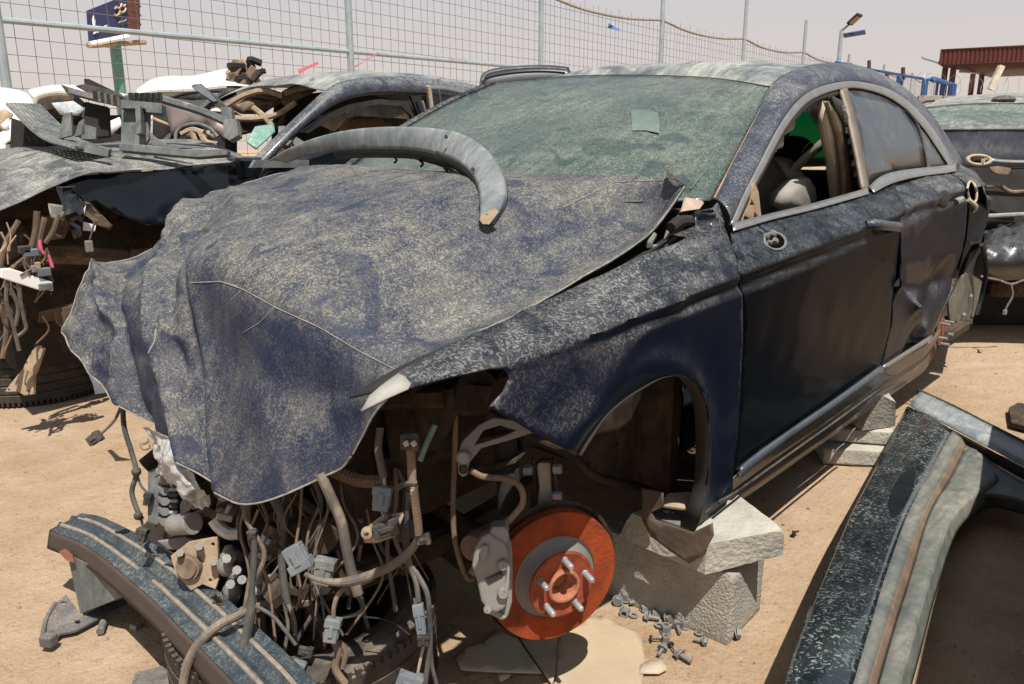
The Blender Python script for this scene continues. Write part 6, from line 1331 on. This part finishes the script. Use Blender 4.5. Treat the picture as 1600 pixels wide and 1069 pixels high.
ov = oval(1529, 250, 21, 9, 20, .05); ov2 = oval(1529, 250, 15, 5.5, 20, .05)
plate('lamp_opening', atl(ov, 'd', 5.15), .03, m_beige, rc, holes=[atl(ov2, 'd', 5.15)], bevel=.006); plate('lamp_hollow', atl(ov2, 'd', 5.19), .01, m_dark, rc)
for k, (a, b) in enumerate(((1521, 248), (1536, 252), (1541, 247))): box('lamp_bracket', at(a, b, 'd', 5.14), (.03, .02, .03), [m_under, m_beige, m_tan][k], rc)
loft('bright_strip', atl([(1548, 248), (1570, 251), (1620, 252), (1700, 254)], 'd', 5.2), atl([(1548, 253), (1570, 255), (1620, 256), (1700, 259)], 'd', 5.19), m_chrome, rc, nu=14, nv=1, thick=.01)
plate('lower_panel', atl([(1500, 262), (1720, 262), (1720, 352), (1500, 352)], 'd', 5.35), .03, m_dark, rc, step=.08, disp=lambda p: .05*noise.noise(p*3))
plate('torn_trim', atl([(1545, 262), (1560, 260), (1578, 264), (1574, 276), (1548, 270)], 'd', 5.15), .008, m_brk2, rc, step=.03, disp=lambda p: .03*noise.noise(p*10))
tube('torn_trim', atl([(1540, 292), (1560, 290), (1580, 300), (1610, 298)], 'd', 5.2), .014, m_brk2, rc); tube('bumper_rail', atl([(1540, 338), (1580, 336), (1640, 333)], 'd', 5.2), .016, m_alu, rc)
rows = [atl([(1536, 360), (1560, 356), (1600, 352), (1660, 352), (1720, 356)], 'd', 5.3), atl([(1538, 385), (1560, 378), (1600, 372), (1660, 376), (1720, 380)], 'd', 4.9), atl([(1538, 412), (1565, 412), (1600, 408), (1660, 410), (1720, 412)], 'd', 4.8), atl([(1534, 436), (1560, 440), (1600, 438), (1660, 440), (1720, 444)], 'd', 4.95)]
V, F = grid(rows, 60, 34, lambda u, v, p: .05*noise.noise(p*7)*ss(.8, 0, v)+.03*noise.noise(p*19)*ss(.8, .2, v)); mk('crumpled_bumper', V, F, m_bpaint, rc, thick=.004, auto=40)
tube('loose_wire', atl([(1532, 432), (1560, 438), (1580, 444), (1600, 438), (1630, 432)], 'd', 4.75), .007, m_cable, rc); tube('loose_wire', atl([(1580, 444), (1582, 462), (1574, 478), (1570, 486)], 'd', 4.75), .006, m_cable, rc); box('loose_plug', at(1570, 488, 'd', 4.75), (.03, .02, .03), m_cast, rc)
box('body_mass', at(1640, 400, 'd', 6.2), (2.6, 1.3, .9), m_dark, rc, frame3((0, 0, 1), Vector((RT.x, RT.y, 0))), .1)
box('floor_mass', (at(1640, 470, 'd', 6.2).x, at(1640, 470, 'd', 6.2).y, .22), (2.2, 2.0, .1), m_under, rc, frame3((0, 0, 1), Vector((RT.x, RT.y, 0))), .02)
c_ = at(1500, 505, 'z', GZ+.02); MB().box(c_+Vector((0, 0, .05)), (.22, .10, .12), frame3((.1, .1, 1), (1, .4, 0))).mk('fallen_bracket', m_under, None, loc=c_, bevel=.01, smooth=False)
tag(bpy.data.objects['fallen_bracket'], 'brown dusty metal bracket on the sand behind the rear wheel arch', 'bracket')
# tyre and bracket under the black wreck at the left
tyre((-.02, -2.86, GZ-.005), .36, .26, 'tyre with grooved tread lying flat under the black wreck at the left', (0, 0))
bk = plate('control_arm', atl([(10, 612), (18, 600), (36, 578), (52, 548), (60, 540), (70, 545), (62, 570), (55, 588), (54, 616), (40, 618), (30, 612)], 'd', 3.45), .02, m_tan, None, loc=at(30, 615, 'd', 3.45), bevel=.004, holes=[atl(oval(16, 609, 2, 2, 8), 'd', 3.45), atl(oval(47, 611, 2, 2, 8), 'd', 3.45)])
tag(bk, 'tan rusty control arm leaning on the left tyre', 'car part')
bk = plate('metal_strip', atl([(122, 545), (128, 543), (150, 590), (176, 612), (150, 616), (146, 600)], 'd', 3.0), .01, m_greyp, None, loc=at(150, 612, 'd', 3.0)); tag(bk, 'thin bent metal strip leaning at the right end of the left tyre', 'car part')
flat_plate = plate('dark_plate', [at(a, b, 'z', GZ+.02) for a, b in ((1576, 640), (1590, 632), (1640, 640), (1640, 680), (1580, 664))], .02, m_under, None, loc=at(1600, 650, 'z', GZ)); tag(flat_plate, 'dark flat plate on the sand at the right edge above the cut panel', 'scrap')  # thin dark plate lying flat just above the sand
